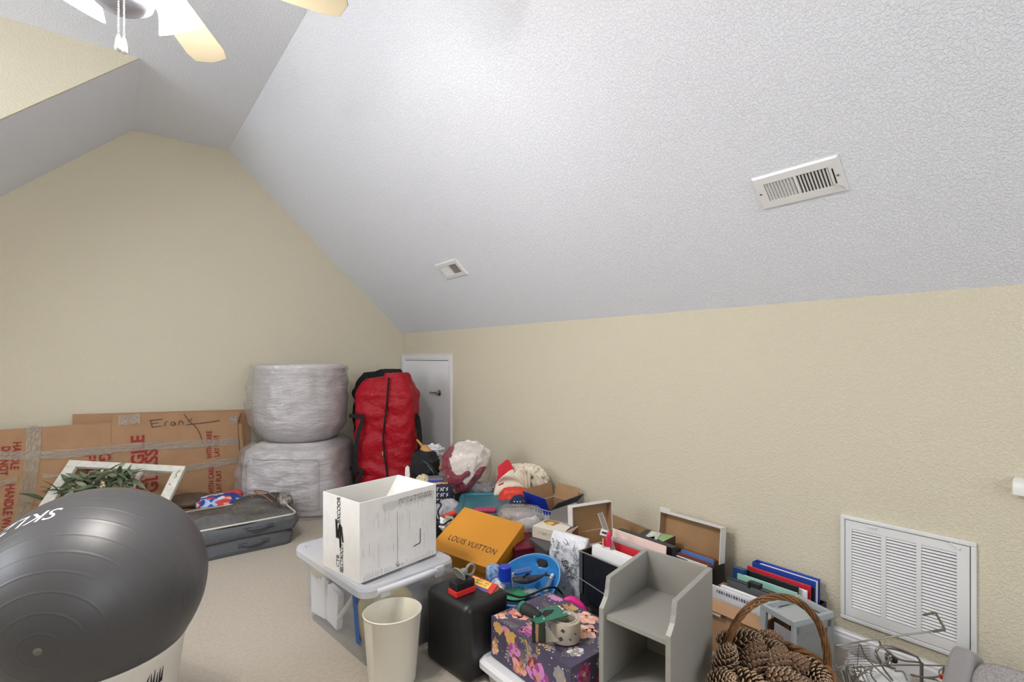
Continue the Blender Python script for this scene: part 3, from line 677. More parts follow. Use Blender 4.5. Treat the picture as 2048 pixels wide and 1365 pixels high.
def rim(u, v):
    x, y, z = barrel(u, 1); k = 1 - .17 * v; return (x * k, y * k, z + .035 * math.sin(math.pi * v) - .10 * max(0, v - .6) / .4)
b.grid(rim, 72, 10, wrap=True); b.face([rim(k / 72, 1) for k in range(72)]); b.done('chair_body', M_UPH, uc, smooth=60)
def bwrap(u, v):
    x, y, z = barrel(u, max(.0, v * .98), 1.035); th = 2 * math.pi * u; nz = 1 + .05 * noise.noise(Vector((math.cos(th) * 4, math.sin(th) * 4, v * 8)))
    bag = 1 + .12 * max(0, math.cos(th - R_(190))) * math.sin(math.pi * v)
    return (x * nz * bag, y * nz * bag, z * 1.0 + .03 * v + (.03 * noise.noise(Vector((math.cos(th) * 6, math.sin(th) * 6, 0))) if v > .95 else 0))
b = B(); b.grid(bwrap, 120, 34, wrap=True); b.done('plastic_wrap', M_WRAP, uc, smooth=80)

# ------------------------------------------------------------------ tall duffel bags by the access door
M_RBAG = mat('red_nylon', (160, 8, 28), .5, bump=(14, .7, .03, 3), spec=.3)
def duffel(t, m, w, d, h, seed, peak):
    def fn(u, v):
        th = 2 * math.pi * u + math.pi / 4; c, s = math.cos(th), math.sin(th); k = (abs(c) ** 5 + abs(s) ** 5) ** (-.2)
        z = v * h; f = 1.0 - (.35 * max(0, (v - .86) / .14) ** 1.3) - .08 * (1 - v)
        crease = .022 * abs(noise.noise(Vector((c * 1.2, s * 1.2, v * 9 + seed)))) * 2 - .02
        return ((w / 2 * k * f * 1.0 + crease) * c, (d / 2 * k * f + crease) * s, z + .035 * (1 if c > 0 else -peak) * (v > .98))
    b = B(); b.grid(fn, 72, 56, wrap=True); b.face([fn(k / 72, 1) for k in range(72)]); return b.done('bag_body', m, t, smooth=45), fn
rb = thing('tree_storage_bag', 'tall red nylon tree storage bag standing on end by the small door', 'bag', W(-1.175, 4.72), -47)
_, rfn = duffel(rb, M_RBAG, .60, .36, 1.19, 2, .6)
def onbag(x, v): 
    z = v * 1.19; f = 1.0 - (.35 * max(0, (v - .86) / .14) ** 1.3) - .08 * (1 - v)
    return Vector((x, -.18 * f - .006, z))
b = B(); b.tube([onbag(.055 + .02 * math.sin(v * 9), v) + Vector((0, -.006, 0)) for v in [k / 40 * .985 + .01 for k in range(41)]], .0085, 8); zp = b.done('zipper', M_BFAB, rb, smooth=50)
b = B(); b.box((.035, -.198, .50), (.014, .006, .035), bev=.002); b.done('zipper_pull', M_CHROME, zp)
b = B()
def strap(P_, w=.038):
    Q = bez([Vector(p) for p in P_], 8)
    V_ = [(b.v(p - Vector((0, 0, w / 2)) * (1 if abs((Q[min(i + 1, len(Q) - 1)] - Q[max(i - 1, 0)]).normalized().z) < .7 else 0) - Vector((w / 2, 0, 0)) * (1 if abs((Q[min(i + 1, len(Q) - 1)] - Q[max(i - 1, 0)]).normalized().z) >= .7 else 0)),
           b.v(p + Vector((0, 0, w / 2)) * (1 if abs((Q[min(i + 1, len(Q) - 1)] - Q[max(i - 1, 0)]).normalized().z) < .7 else 0) + Vector((w / 2, 0, 0)) * (1 if abs((Q[min(i + 1, len(Q) - 1)] - Q[max(i - 1, 0)]).normalized().z) >= .7 else 0))) for i, p in enumerate(Q)]
    for (a, c), (e, f) in zip(V_, V_[1:]): b.bm.faces.new((a, c, f, e))
strap([(-.30, -.17, .83), (-.24, -.20, .835), (-.16, -.205, .83), (-.155, -.21, .79), (-.19, -.215, .68), (-.215, -.215, .50), (-.225, -.21, .34), (-.26, -.2, .30)])
strap([(-.30, -.16, .345), (-.24, -.20, .35), (-.165, -.205, .345), (-.17, -.21, .30), (-.205, -.21, .22)])
b.done('carry_strap', M_BFAB, rb, solid=.004)
b = B(); strap([(.275, -.06, .85), (.30, -.02, .80), (.315, 0, .6), (.31, 0, .45)], .05); b.done('carry_strap', M_BFAB, rb, solid=.004)
kb = thing('black_storage_bag', 'black nylon storage bag standing behind the red one', 'bag', W(-1.33, 5.10), -44)
duffel(kb, M_BFAB, .57, .24, 1.215, 9, .0)

# ------------------------------------------------------------------ clear tote with its lid, things inside, white carton on top
CANG = -38.8
def plan(F, ang): return dict(loc=(*W(*F)[:2], 0), rz=ang + CANG)
TF, TA = (-.628, 2.107), 45.0
tote = thing('storage_tote', 'clear plastic storage tote with latched lid and blue tape, under the white carton', 'storage tote', **plan(TF, TA))
tw, td, th_ = .505, .75, .378
M_TOTE = mat('clear_tote_plastic', (206, 208, 214), .22, alpha=.38, spec=.6, bump=(5, .15, .01, 2)); M_LID = mat('translucent_lid', (214, 216, 224), .22, alpha=.62, spec=.6)
def tote_body(b, w, d, h, ins, taper, wrapn=6):
    def fn(u, v):
        k = ins + taper * (1 - v); P_ = rrect(w - 2 * k, d - 2 * k, .045, wrapn, w / 2, d / 2); n = len(P_); i = int(u * n + .5) % n; return (*P_[i], v * h)
    n = 4 * (wrapn + 1); b.grid(fn, n, 3, wrap=True); b.face([fn(i / n, 0) for i in range(n)][::-1]); return b
b = B(); tote_body(b, tw, td, th_ - .035, .028, .035); b.done('tote_body', M_TOTE, tote, smooth=40)
b = B(); P0 = rrect(tw, td, .06, 6, tw / 2, td / 2); P1 = rrect(tw - .012, td - .012, .055, 6, tw / 2, td / 2); P2 = rrect(tw - .07, td - .07, .04, 6, tw / 2, td / 2); P3 = rrect(tw - .09, td - .09, .035, 6, tw / 2, td / 2)
def loop(b, A, za, C, zc):
    n = len(A)
    for i in range(n): b.face(((*A[i], za), (*A[(i + 1) % n], za), (*C[(i + 1) % n], zc), (*C[i], zc)))
loop(b, P0, th_ - .04, P0, th_ - .012); loop(b, P0, th_ - .012, P1, th_); loop(b, P1, th_, P2, th_); loop(b, P2, th_, P3, th_ - .012); b.face([(*p, th_ - .012) for p in P3]); b.done('lid', M_LID, tote, smooth=30)
b = B(T(tw / 2, -.006, 0)); b.M = T(tw * .52, -.004, th_ - .03) 
pth = [(-.20, 0, .012), (-.12, -.006, .014), (-.06, -.018, .02), (.0, -.026, .024), (.06, -.024, .024), (.10, -.012, .016)]
b.tube(bez(pth, 6), .013, 10); b.box((-.16, -.002, .0), (.05, .012, .04), bev=.004); b.box((.13, -.004, .004), (.05, .016, .05), bev=.005); b.done('latch_handle', mat('latch_plastic', (222, 224, 230), .2, alpha=.75), tote, smooth=50)
b = B(); b.face(((.024, .105, th_ - .04), (.024, .145, th_ - .04), (.045, .145, .09), (.045, .105, .09))); b.done('blue_tape_strip', mat('blue_painter_tape', (34, 86, 160), .6), tote, solid=.001)
def intote(name, label, cat, build, m):
    b = B(world_of(tote)); build(b); return tag(b.done(name, m, None, smooth=50), label, cat)
intote('foam_sheet', 'white foam sheet standing at the back end inside the clear tote', 'foam sheet', lambda b: b.box((.075, .60, .17), (.012, .14, .26), R=RZ(4) @ RX(-3)), M_PAPER)
intote('foam_sheet', 'shorter white foam block near the floor inside the clear tote', 'foam block', lambda b: b.box((.10, .47, .12), (.03, .12, .18), R=RX(6)), M_PAPER)
intote('grey_fabric_panel', 'grey folded panel standing in the middle of the clear tote', 'panel', lambda b: b.box((.14, .45, .22), (.02, .30, .20), R=RX(12), bev=.006), mat('grey_panel', (128, 128, 140), .8))
intote('cream_cloth', 'cream cloth showing under the tote lid at its far end', 'cloth', lambda b: b.blob((.03, .09, .07), .8, .15, 3, 4, 30, 16, (.09, .62, .28)), mat('cream_cloth', (214, 202, 168), .8))
intote('yellow_cloth', 'yellow cloth behind the blue tape inside the clear tote', 'cloth', lambda b: b.blob((.13, .11, .13), .8, .12, 3, 9, 36, 20, (.20, .15, .17)), mat('yellow_cloth', (222, 205, 132), .8))
intote('plastic_pipe', 'clear plastic rod lying diagonally inside the storage tote', 'rod', lambda b: b.tube([(.08, .38, .10), (.09, .22, .28)], .012, 8), mat('pale_rod', (206, 204, 204), .4))
def darkin(b): b.box((.30, .30, .12), (.30, .50, .20), bev=.01)
intote('grey_bin_liner', 'dark grey folded blanket at the back inside the clear tote', 'blanket', darkin, mat('grey_blanket', (120, 118, 118), .9))

WF, WA = (-.666, 2.184), 50.0
wb = thing('white_carton', 'open white corrugated carton with black lettering standing on the clear tote lid', 'box', (*W(*WF)[:2], th_ + .001), WA + CANG)
bw, bd, bh = .44, .305, .352
M_WIN = mat('white_carton_inside', (214, 212, 206), .8)
b = B(); open_box(b, bw, bd, bh, .005); b.done('carton_body', [M_WCARD, M_WIN], wb)
b = B(); b.slab([(bw - .008, bd - .006, bh - .002), (bw - .008, .006, bh - .002), (bw - .13, .006, bh - .17), (bw - .13, bd - .006, bh - .17)], .004); b.done('inner_flap', M_WCARD, wb)
LM = frame((-.0008, bd * .5, 0), (0, -1, 0), (0, 0, 1))       # left face as seen: x to the right, y up
b = B(LM); strokes(b, [[(-.036, .245), (-.030, .16)], [(-.024, .165), (-.006, .225), (.0, .12)], [(-.008, .225), (.008, .22), (.022, .15)], [(-.026, .17), (-.030, .235)], [(.0, .22), (.003, .125)], [(-.02, .20), (-.015, .16)]], .012); b.done('marker_scribble', M_INK, wb)
lettering('BXCOOR', .040, LM @ T(-.012, .290, 0) @ RZ(90), M_INK, wb, 'printed_lettering', wx=.72, bold=.0006)
lettering('SELCTAOCCY', .038, LM @ T(.012, .078, 0) @ RZ(90), M_INK, wb, 'printed_lettering', wx=.56, bold=.0006)
lettering('CTB', .034, LM @ T(-.02, .056, 0) @ RZ(90), M_INK, wb, 'printed_lettering', wx=.9)
FM = frame((bw / 2, -.0008, 0), (1, 0, 0), (0, 0, 1)); b = B(FM); rnd = random.Random(5)
strokes(b, [[(.118, .155), (.118, .085), (.075, .078)], ], .004); b.done('corner_mark', M_INK, wb); b = B(FM)
strokes(b, [[(-.02, .27), (-.018, .05), (-.02, .012)], [(-.03, .03), (-.016, .012)], [(-.012, .035), (-.012, .012)]], .0022)
for i in range(34):
    x = rnd.uniform(-.21, .21); y = rnd.uniform(.1, .30); L_ = rnd.uniform(.01, .10); strokes(b, [[(x, y), (x + .001, max(.01, y - L_))]], rnd.uniform(.0004, .0012))
for i in range(46):
    x = -.2 + .4 * i / 45 + rnd.uniform(-.003, .003); strokes(b, [[(x, .004), (x, .004 + rnd.uniform(.004, .03))]], .0014)
    x = -.10 + .30 * i / 45; strokes(b, [[(x, .33 - rnd.uniform(0, .01)), (x + .003, .30 - rnd.uniform(0, .02))]], .0014)
b.done('scuff_marks', mat('grey_scuff', (150, 144, 136), .8), wb)['kind'] = 'stuff'
scrawl(FM @ T(.09, .315, .0002), .20, .03, 2, mat('grey_scuff2', (110, 104, 98), .8), wb, .0018, 5); scrawl(FM @ T(.0, .016, .0002), .04, .014, 1, M_INK, wb, .0014, 9)

# ------------------------------------------------------------------ white waste basket, black box
c = on_z(785, 1221, .30)
wbk = thing('waste_basket', 'plain white oval plastic waste basket in front of the clear tote', 'waste basket', (c.x, c.y, 0), CANG + 25)
b = B(); b.lathe([(0, 0), (.088, 0), (.095, .006), (.118, .296), (.121, .299), (.118, .302), (.115, .297), (.092, .01), (0, .008)], 64, sx=1.02, sy=.93); b.done('basket_body', mat('ivory_plastic', (222, 217, 202), .45), wbk, smooth=40)
BF = (-.185, 2.066)
bb = thing('black_box', 'black plastic box with rounded edges between the waste basket and blue tub', 'box', **plan(BF, 45.2))
b = B(); b.box((.125, .15, .165), (.25, .30, .33), bev=.034, seg=5); b.done('box_body', mat('satin_black', (24, 24, 26), .40), bb, smooth=60)
BM = world_of(bb)
er = thing('stamp_pad', 'black and red block lying on top of the black box', 'stamp pad', M=BM @ T(.075, .125, .331) @ RZ(-4))
b = B(); b.box((0, 0, .0125), (.105, .062, .025), bev=.003); b.done('red_base', mat('bright_red', (206, 44, 40), .45), er); b = B(); b.box((0, 0, .042), (.10, .058, .033), bev=.004); b.done('black_top', M_BLACK, er)
cl = thing('suction_mount', 'clear grey plastic suction mount lying on the black and red block', 'suction mount', M=BM @ T(.075, .125, .39))
M_GCL = mat('smoky_clear', (150, 152, 146), .2, alpha=.75)
b = B(T(-.012, 0, .028) @ RY(62)); b.lathe([(0, .012), (.02, .01), (.036, -.002), (.034, -.006), (.018, .004), (0, .006)], 28); b.done('suction_cup', M_GCL, cl, smooth=50)
b = B(T(.03, .012, .022)); b.box((-.012, 0, 0), (.036, .028, .03), bev=.008); b.tube([(.028 + .024 * math.cos(t * math.pi / 10), 0, .0 + .024 * math.sin(t * math.pi / 10)) for t in range(20)], .006, 8, closed=True); b.done('mount_clip', M_GCL, cl, smooth=50)

# ------------------------------------------------------------------ blue tub with toys
TC = W(.040, 2.53)
M_TUB = mat('blue_plastic', (58, 142, 214), .4); HA = 49 + CANG
tub = thing('flexible_tub', 'bright blue flexible plastic tub with a raised handle, full of small toys', 'tub', (TC.x, TC.y, 0), HA)
def tubr(th): return .222 * (1 - .16 * math.sin(th) ** 2)
def tubh(th): 
    c = math.cos(th); return .20 + .10 * max(0, c) ** 1.15 + .012 * max(0, -c)
HZ = .252
def tubfn(th, z, ins=0):
    k = .74 + .26 * min(1, z / .25); r = tubr(th) * k - ins; return (r * math.cos(th), r * math.sin(th), z)
b = B(); NU, NV = 144, 30; V_ = {}
for i in range(NU):
    for j in range(NV + 1):
        th = 2 * math.pi * i / NU; z = tubh(th) * j / NV
        dx, dz = (th if th < math.pi else th - 2 * math.pi) * .2 - .02, z - HZ; q = math.hypot(dx / .033, dz / .021)
        if .80 < q < 1.22 : dx, dz = dx / q, dz / q; th = (dx + .02) / .2; z = dz + HZ
        V_[i, j] = (b.v(tubfn(th, z)), q)
for i in range(NU):
    for j in range(NV):
        ks = [V_[i, j], V_[(i + 1) % NU, j], V_[(i + 1) % NU, j + 1], V_[i, j + 1]]
        if min(k[1] for k in ks) < .80: continue
        b.bm.faces.new([k[0] for k in ks])
b.face([tubfn(2 * math.pi * k / 48, 0) for k in range(48)][::-1])
b.done('tub_body', M_TUB, tub, smooth=60, solid=.005)
b = B(); b.tube([Vector(tubfn(2 * math.pi * k / 96, tubh(2 * math.pi * k / 96))) for k in range(96)], .0038, 8, closed=True); b.done('rim', mat('pale_blue_rim', (110, 176, 226), .4), tub, smooth=60)
def small(name, label, cat, px, py, z, M2=None): return thing(name, label, cat, M=T(*on_z(px, py, z)) @ (M2 or RZ(CANG)))
t = small('blue_sponge', 'pale blue mottled sponge roll at the back left of the blue tub', 'sponge', 986, 1150, .25); b = B(); b.blob((.036, .03, .05), .55, .08, 4, 3, 30, 18); b.done('sponge_body', mat('mottled_blue', (86, 128, 196), .9, var=(60, .5, (170, 200, 232))), t, smooth=70)
t = small('blue_cap_jar', 'deep blue ribbed screw cap jar inside the blue tub', 'jar', 1010, 1160, .235); b = B(); n = 48
b.lathe([(0, .07), (.028, .07), (.032, .066), (.033, .0)], 40); b.done('cap', mat('deep_blue', (22, 56, 180), .4), t, smooth=40); b = B(); b.lathe([(.030, 0), (.036, -.01), (.036, -.06), (0, -.06)], 32); b.done('jar_body', M_CLEAR, t, smooth=40)
for k in range(24):
    pass
t = small('round_tin', 'round white and blue patterned tin lid inside the blue tub', 'tin', 996, 1172, .215, RZ(CANG) @ RX(58) @ RY(14)); b = B(); b.lathe([(0, .008), (.032, .008), (.036, 0), (.034, -.008), (0, -.008)], 32); b.done('tin_lid', mat('blue_white_lace', (90, 132, 196), .5, var=(90, .3, (226, 232, 240))), t, smooth=40); b = B(); b.lathe([(0, .0095), (.022, .0092), (.024, .008)], 28); b.done('lid_center', mat('pale_lid', (216, 222, 226), .5, var=(70, .15)), t)
t = small('white_crumpled_paper', 'white crumpled tissue beside the red carton in the tub', 'tissue', 999, 1187, .19); b = B(); b.blob((.022, .02, .03), .9, .3, 4, 5, 24, 14); b.done('tissue_body', mat('tissue_white', (226, 228, 224), .8), t, smooth=40)
t = small('toy_whale', 'dark grey toy whale with a pale belly lying in the blue tub', 'toy', 1058, 1160, .225, RZ(CANG + 12))
def whale(u, v):
    x = (v - .5) * .17; r = .026 * (math.sin(math.pi * min(1, v * .92 + .06)) ** .75) * (1 - .55 * v) + .002; a = 2 * math.pi * u
    return (x, r * 1.25 * math.cos(a), r * math.sin(a) + .012 * (v - .4) ** 2 * 4)
b = B(); b.grid(whale, 24, 22, lambda u, v: 1 if .55 < u < .95 else 0, wrap=True); b.done('whale_body', [mat('whale_grey', (48, 50, 66), .55, var=(60, .35)), mat('whale_belly', (206, 206, 204), .55, var=(80, .2))], t, smooth=70)
b = B(); b.slab([(-.04, -.01, .012), (.0, -.035, .045), (-.02, -.045, .05)], .004); b.slab([(.075, 0, .012), (.105, .03, .018), (.098, 0, .018), (.105, -.03, .018)], .004); b.done('fins', M_BLACK, t)
t = small('blue_toothbrush', 'blue bristle brush lying behind the toy whale', 'brush', 1046, 1146, .24, RZ(CANG + 24) @ RX(-20)); b = B(); b.box((0, 0, 0), (.10, .024, .012), bev=.005); b.done('brush_back', mat('mid_blue', (40, 92, 178), .45), t)
for k in range(20):
    b = B(); b.box((-.042 + .0088 * (k % 10), -.006 + .012 * (k // 10), .013), (.006, .008, .016)); b.done('bristle_tuft', mat('pale_blue_bristle', (112, 156, 214), .7), t)
t = small('white_dog_figurine', 'small white bone-shaped dog toy leaning on the inner wall of the tub', 'toy', 1098, 1166, .19, RZ(CANG + 30) @ RY(20) @ RX(10)); b = B(); b.blob((.012, .010, .036), .8, .1, 2, 1, 20, 16); b.blob((.011, .010, .011), 1, .05, 2, 2, 16, 12, (.004, 0, .04)); b.blob((.019, .012, .013), 1, .1, 2, 3, 16, 12, (-.008, -.004, -.04)); b.tube([(-.028, 0, .026), (0, 0, .022), (.026, 0, .024)], .005, 8); b.done('figurine_body', mat('milk_white', (226, 228, 222), .45), t, smooth=70)
t = small('green_disc', 'green round plastic lid lying flat at the front of the tub', 'plastic lid', 1031, 1188, .168, RZ(CANG) @ RX(8)); b = B(); b.lathe([(0, .004), (.060, .004), (.066, 0), (.064, -.006), (0, -.006)], 48, sx=1.05, sy=.8); b.done('lid_disc', mat('leaf_green', (62, 148, 100), .5), t, smooth=40)
t = small('blue_disc', 'royal blue round lid half under the green lid in the tub', 'plastic lid', 1021, 1180, .156, RZ(CANG) @ RX(6)); b = B(); b.lathe([(0, .004), (.05, .004), (.055, 0), (.053, -.006), (0, -.006)], 40); b.done('lid_disc', mat('royal_blue', (34, 84, 190), .45), t, smooth=40)
t = small('white_adapter', 'small white ridged plug adapter standing beside the toy whale', 'adapter', 1030, 1172, .165, RZ(CANG + 20)); b = B(); b.box((0, 0, .012), (.026, .02, .04), bev=.003); b.done('adapter_body', M_WHITE, t); b = B(); b.box((-.002, .012, .04), (.022, .016, .045), bev=.002); b.done('adapter_plug', mat('adapter_grey', (200, 202, 206), .5), t)
t = small('zip_bag', 'crumpled clear zip bag under the toy whale', 'plastic bag', 1060, 1187, .16); b = B(); b.blob((.045, .03, .02), .8, .3, 4, 8, 30, 16); b.done('bag_film', mat('crinkled_film', (196, 202, 210), .15, alpha=.6, bump=(30, 1, .01, 3)), t, smooth=50)
# support layer inside the tub, seen only between the toys
t = thing('folded_towel', 'navy folded towel filling the bottom of the blue tub', 'towel', (TC.x, TC.y, .01), HA); b = B(); b.blob((.15, .14, .068), .6, .05, 3, 2, 36, 20, (0, 0, .07)); b.done('towel_body', mat('navy_towel', (30, 44, 84), .9), t, smooth=70)
CR = on_z(965, 1176, .325)
t = thing('crayon_carton', 'small red carton with yellow and purple label wedged between black box and tub', 'carton', M=T(*CR) @ RZ(CANG - 40) @ RX(28))
b = B(); b.box((0, 0, 0), (.155, .06, .035)); b.done('carton_body', mat('carton_red', (196, 52, 46), .5), t)
b = B(); b.box((-.012, .008, .018), (.118, .034, .0012)); b.done('yellow_label', mat('label_yellow', (236, 196, 84), .5), t); b = B(); b.box((-.012, -.020, .018), (.125, .016, .0012)); b.done('purple_band', mat('label_purple', (82, 76, 148), .5), t)
b = B(); b.box((.078, 0, -.002), (.0012, .05, .028)); b.done('kraft_end', M_KRAFT, t)
scrawl(T(-.012, .009, .0190), .10, .026, 2, mat('label_ink', (120, 70, 60), .6), t, .0014, 3)
b = B(); b.tube(bez([on_d(994, 1230, 2.30), on_d(982, 1200, 2.31), on_d(990, 1188, 2.33), on_d(1010, 1187, 2.345), on_d(1040, 1195, 2.34), on_d(1062, 1190, 2.36), on_d(1090, 1178, 2.40), on_d(1110, 1176, 2.45), on_d(1124, 1188, 2.47), on_d(1138, 1204, 2.43)], 10), .0055, 8)
tag(b.done('extension_cord', M_BLACK, None, smooth=60), 'black power cord draped over the front rim of the blue tub', 'cord')

# ------------------------------------------------------------------ floral box, white bin under it, tape gun
def z_for(Z): return H - Z
FZ = 1.10
def onc(px, py): return on_z(px, py, z_for(FZ))
fF, fL, fB = onc(1141.7, 1337), onc(985.5, 1231.4), onc(1101.8, 1183)
fx = (fB - fL); fy = (fL - fF); fw_, fd_ = fx.length, fy.length; fh = .167; fang = math.atan2(fx.y, fx.x)
fb = thing('floral_box', 'purple floral printed gift box standing on the white lidded bin', 'box', M=T(fF.x, fF.y, z_for(FZ) - fh) @ Matrix.Rotation(fang, 4, 'Z'))
M_PLUM = mat('plum_paper', (74, 66, 88), .65, var=(7, .2))
b = B(); b.box((fw_ / 2, fd_ / 2, fh / 2), (fw_, fd_, fh)); b.done('box_body', M_PLUM, fb)
FC = [mat('petal_peach', (222, 160, 140), .7), mat('petal_rose', (196, 120, 108), .7), mat('petal_magenta', (160, 70, 130), .7), mat('petal_orchid', (206, 130, 190), .7), mat('petal_ochre', (206, 160, 92), .7), mat('leaf_grey', (150, 144, 142), .7), mat('leaf_sage', (112, 108, 100), .7), mat('dot_white', (214, 214, 222), .7), mat('petal_wine', (132, 44, 66), .7), mat('petal_blush', (232, 190, 178), .7)]
rnd = random.Random(11)
def petal(b, cx, cy, L, w, an, mi, z, W_, H_):
    pts = []
    for k in range(9):
        t = k / 8; pts.append((t * L, math.sin(math.pi * min(1, t * .9 + .04) ** .9) * w / 2))
    pts = pts + [(x, -y) for x, y in pts[::-1][1:-1]]
    c, s = math.cos(an), math.sin(an); P_ = [(cx + x * c - y * s, cy + x * s + y * c) for x, y in pts]
    if all(.002 < x < W_ - .002 and .002 < y < H_ - .002 for x, y in P_): b.face([(x, y, z) for x, y in P_], mi)
def flower(b, x, y, R, mi, mi2, W_, H_, n=7, z=.0006):
    a0 = rnd.random() * 6
    for k in range(n): petal(b, x, y, R * rnd.uniform(.85, 1.05), R * .78, a0 + 2 * math.pi * k / n, mi if k % 2 else mi2, z + .00012 * (k % 3), W_, H_)
    for k in range(n): petal(b, x, y, R * .55, R * .4, a0 + .4 + 2 * math.pi * k / n, mi2 if k % 2 else mi, z + .0005 + .0001 * (k % 2), W_, H_)
    for k in range(5): petal(b, x, y, R * .22, R * .16, a0 + 2 * math.pi * k / 5, 4, z + .0008, W_, H_)
def sprig(b, x, y, L, an, mi, W_, H_, n=5):
    for k in range(n):
        t = (k + 1) / n * L; px_, py_ = x + t * math.cos(an), y + t * math.sin(an)
        for s in (-1, 1): petal(b, px_, py_, L * .35, L * .13, an + s * .75, mi, .0005 + .00005 * k, W_, H_)
    strokes_in = [[(x, y), (x + L * math.cos(an), y + L * math.sin(an))]]
    if all(.0 < q[0] < W_ and .0 < q[1] < H_ for q in strokes_in[0]): strokes(b, strokes_in, .0022, mi, .0004)
def floral(M, W_, H_, big):
    b = B(M)
    for _ in range(int(W_ * H_ * 260)): sprig(b, rnd.uniform(0, W_), rnd.uniform(0, H_), rnd.uniform(.045, .07), rnd.uniform(0, 6.28), rnd.choice((5, 5, 6, 6, 6, 4)), W_, H_, 4)
    for (x, y, R, m1, m2) in big: flower(b, x * W_, y * H_, R * 1.22, m1, m2, W_, H_)
    for _ in range(int(W_ * H_ * 520)):
        x, y = rnd.uniform(.006, W_ - .006), rnd.uniform(.006, H_ - .006); r = rnd.uniform(.002, .0042); b.face([(x + r * math.cos(a), y + r * math.sin(a), .0003) for a in (k * .785 for k in range(8))], 7)
    b.done('floral_print', FC, fb)['kind'] = 'stuff'
# top: x along fx, y along fy ; the face rises from the front corner
floral(T(0, 0, fh), fw_, fd_, [(.34, .86, .055, 1, 0), (.62, .28, .05, 9, 0), (.87, .42, .045, 0, 9), (.12, .60, .035, 3, 2), (.95, .86, .03, 3, 3), (.72, .70, .032, 9, 9), (.06, .95, .03, 9, 0), (.90, .12, .03, 0, 1), (.25, .12, .03, 7, 5), (.93, .62, .022, 4, 4)])
floral(frame((0, fd_, 0), (0, -1, 0), (0, 0, 1)), fd_, fh, [(.10, .86, .03, 4, 4), (.27, .80, .032, 4, 4), (.33, .50, .035, 2, 3), (.40, .20, .042, 1, 0), (.63, .30, .056, 2, 3), (.56, .52, .03, 8, 1), (.86, .25, .035, 2, 3), (.05, .25, .026, 4, 9), (.20, .95, .02, 3, 3), (.88, .68, .03, 5, 5)])
floral(frame((0, 0, 0), (1, 0, 0), (0, 0, 1)), fw_, fh, [(.2, .7, .04, 8, 2), (.5, .3, .045, 8, 8), (.75, .7, .04, 2, 8), (.3, .2, .03, 8, 2), (.9, .3, .035, 8, 2), (.5, .8, .03, 5, 5)])
nb = thing('white_lidded_bin', 'low white lidded plastic bin with a blue latch under the floral box', 'bin', M=T(fF.x, fF.y, 0) @ Matrix.Rotation(fang, 4, 'Z') @ T(-.055, -.08, 0))
zl = z_for(FZ) - fh - .0015; nw, nd = fw_ + .075, fd_ + .125
M_BINW = mat('milky_white_plastic', (226, 226, 228), .4)
b = B(); tote_body(b, nw, nd, zl - .025, .022, .012); b.done('bin_body', mat('frosted_bin', (206, 202, 196), .4), nb, smooth=40)
b = B(); P0 = rrect(nw, nd, .05, 6, nw / 2, nd / 2); P1 = rrect(nw - .03, nd - .03, .04, 6, nw / 2, nd / 2); P2 = rrect(nw - .06, nd - .06, .03, 6, nw / 2, nd / 2)
loop(b, P0, zl - .035, P0, zl - .012); loop(b, P0, zl - .012, P1, zl); loop(b, P1, zl, P2, zl); loop(b, P2, zl, P2, zl - .006); b.face([(*p, zl - .006) for p in P2]); b.done('bin_lid', M_BINW, nb, smooth=35)
b = B(); b.box((.03, nd * .36, zl - .008), (.08, .12, .03), bev=.01); b.done('latch', mat('latch_blue', (34, 84, 196), .4), nb, smooth=50)

fbM = world_of(fb); TGz = z_for(FZ)
tgp = on_z(1090, 1290, TGz)
tg = thing('tape_gun', 'green and black packing tape dispenser lying on the floral box', 'tape dispenser', M=T(tgp.x, tgp.y, TGz + .001))
M_GRN = mat('green_enamel', (38, 104, 84), .4)
def tgd(px, py, z): return on_z(px, py, TGz + z) - Vector((tgp.x, tgp.y, TGz + .001))
ZP = .105
b = B(); b.slab([tgd(1065, 1240, ZP), tgd(1074, 1248, ZP), tgd(1137, 1231, ZP), tgd(1113, 1210, ZP), tgd(1072, 1222, ZP)][::1], .004); pl = b.done('side_plate', M_GRN, tg)
b = B(); b.slab([tgd(1083, 1228, ZP + .0015), tgd(1090, 1234, ZP + .0015), tgd(1104, 1226, ZP + .0015), tgd(1108, 1220, ZP + .0015), tgd(1090, 1221, ZP + .0015)], .002); b.done('plate_cutout', M_DARKHOLE, tg)
for px, py in ((1069, 1234), (1088, 1239), (1128, 1227)):
    b = B(T(*tgd(px, py, ZP))); b.lathe([(0, .005), (.003, .004), (.0045, .001), (.0045, 0)], 12); b.done('rivet', M_CHROME, tg, smooth=60)
b = B(); b.tube([tgd(1047, 1217, .115), tgd(1060, 1223, .112), tgd(1078, 1234, .10)], lambda t: .023 if t < .8 else .018, 16); b.done('grip', mat('black_foam', (20, 21, 22), .7), tg, smooth=50)
b = B(); b.tube([tgd(1043, 1214, .116), tgd(1048, 1217.5, .115)], .0235, 16); b.done('grip_cap', M_GRN, tg, smooth=50)
a0 = tgd(1068, 1283, .0); a1 = tgd(1092, 1288, .0)
b = B(); 
for (px, m, w) in ((1067, 0, .012), (1074, 1, .010), (1084, 2, .024)):
    q = tgd(px, 1284, 0); b.box((q.x, q.y, .05), (w, .02, .098), m, R=RZ(CANG), bev=.001)
b.done('roller_bracket', [M_BLACK, mat('brass_strip', (188, 150, 96), .4, metal=.5), mat('dark_green_roller', (58, 70, 58), .35, metal=.4)], tg)
rc = tgd(1131, 1280, 0)
b = B(T(rc.x, rc.y, .008)); b.lathe([(.040, 0), (.058, 0), (.059, .002), (.059, .073), (.058, .075), (.040, .075), (.038, .073), (.038, .002), (.040, 0)], 56); ro = b.done('tape_roll', mat('packing_tape_roll', (206, 192, 172), .12, alpha=.72, spec=.7), tg, smooth=40)
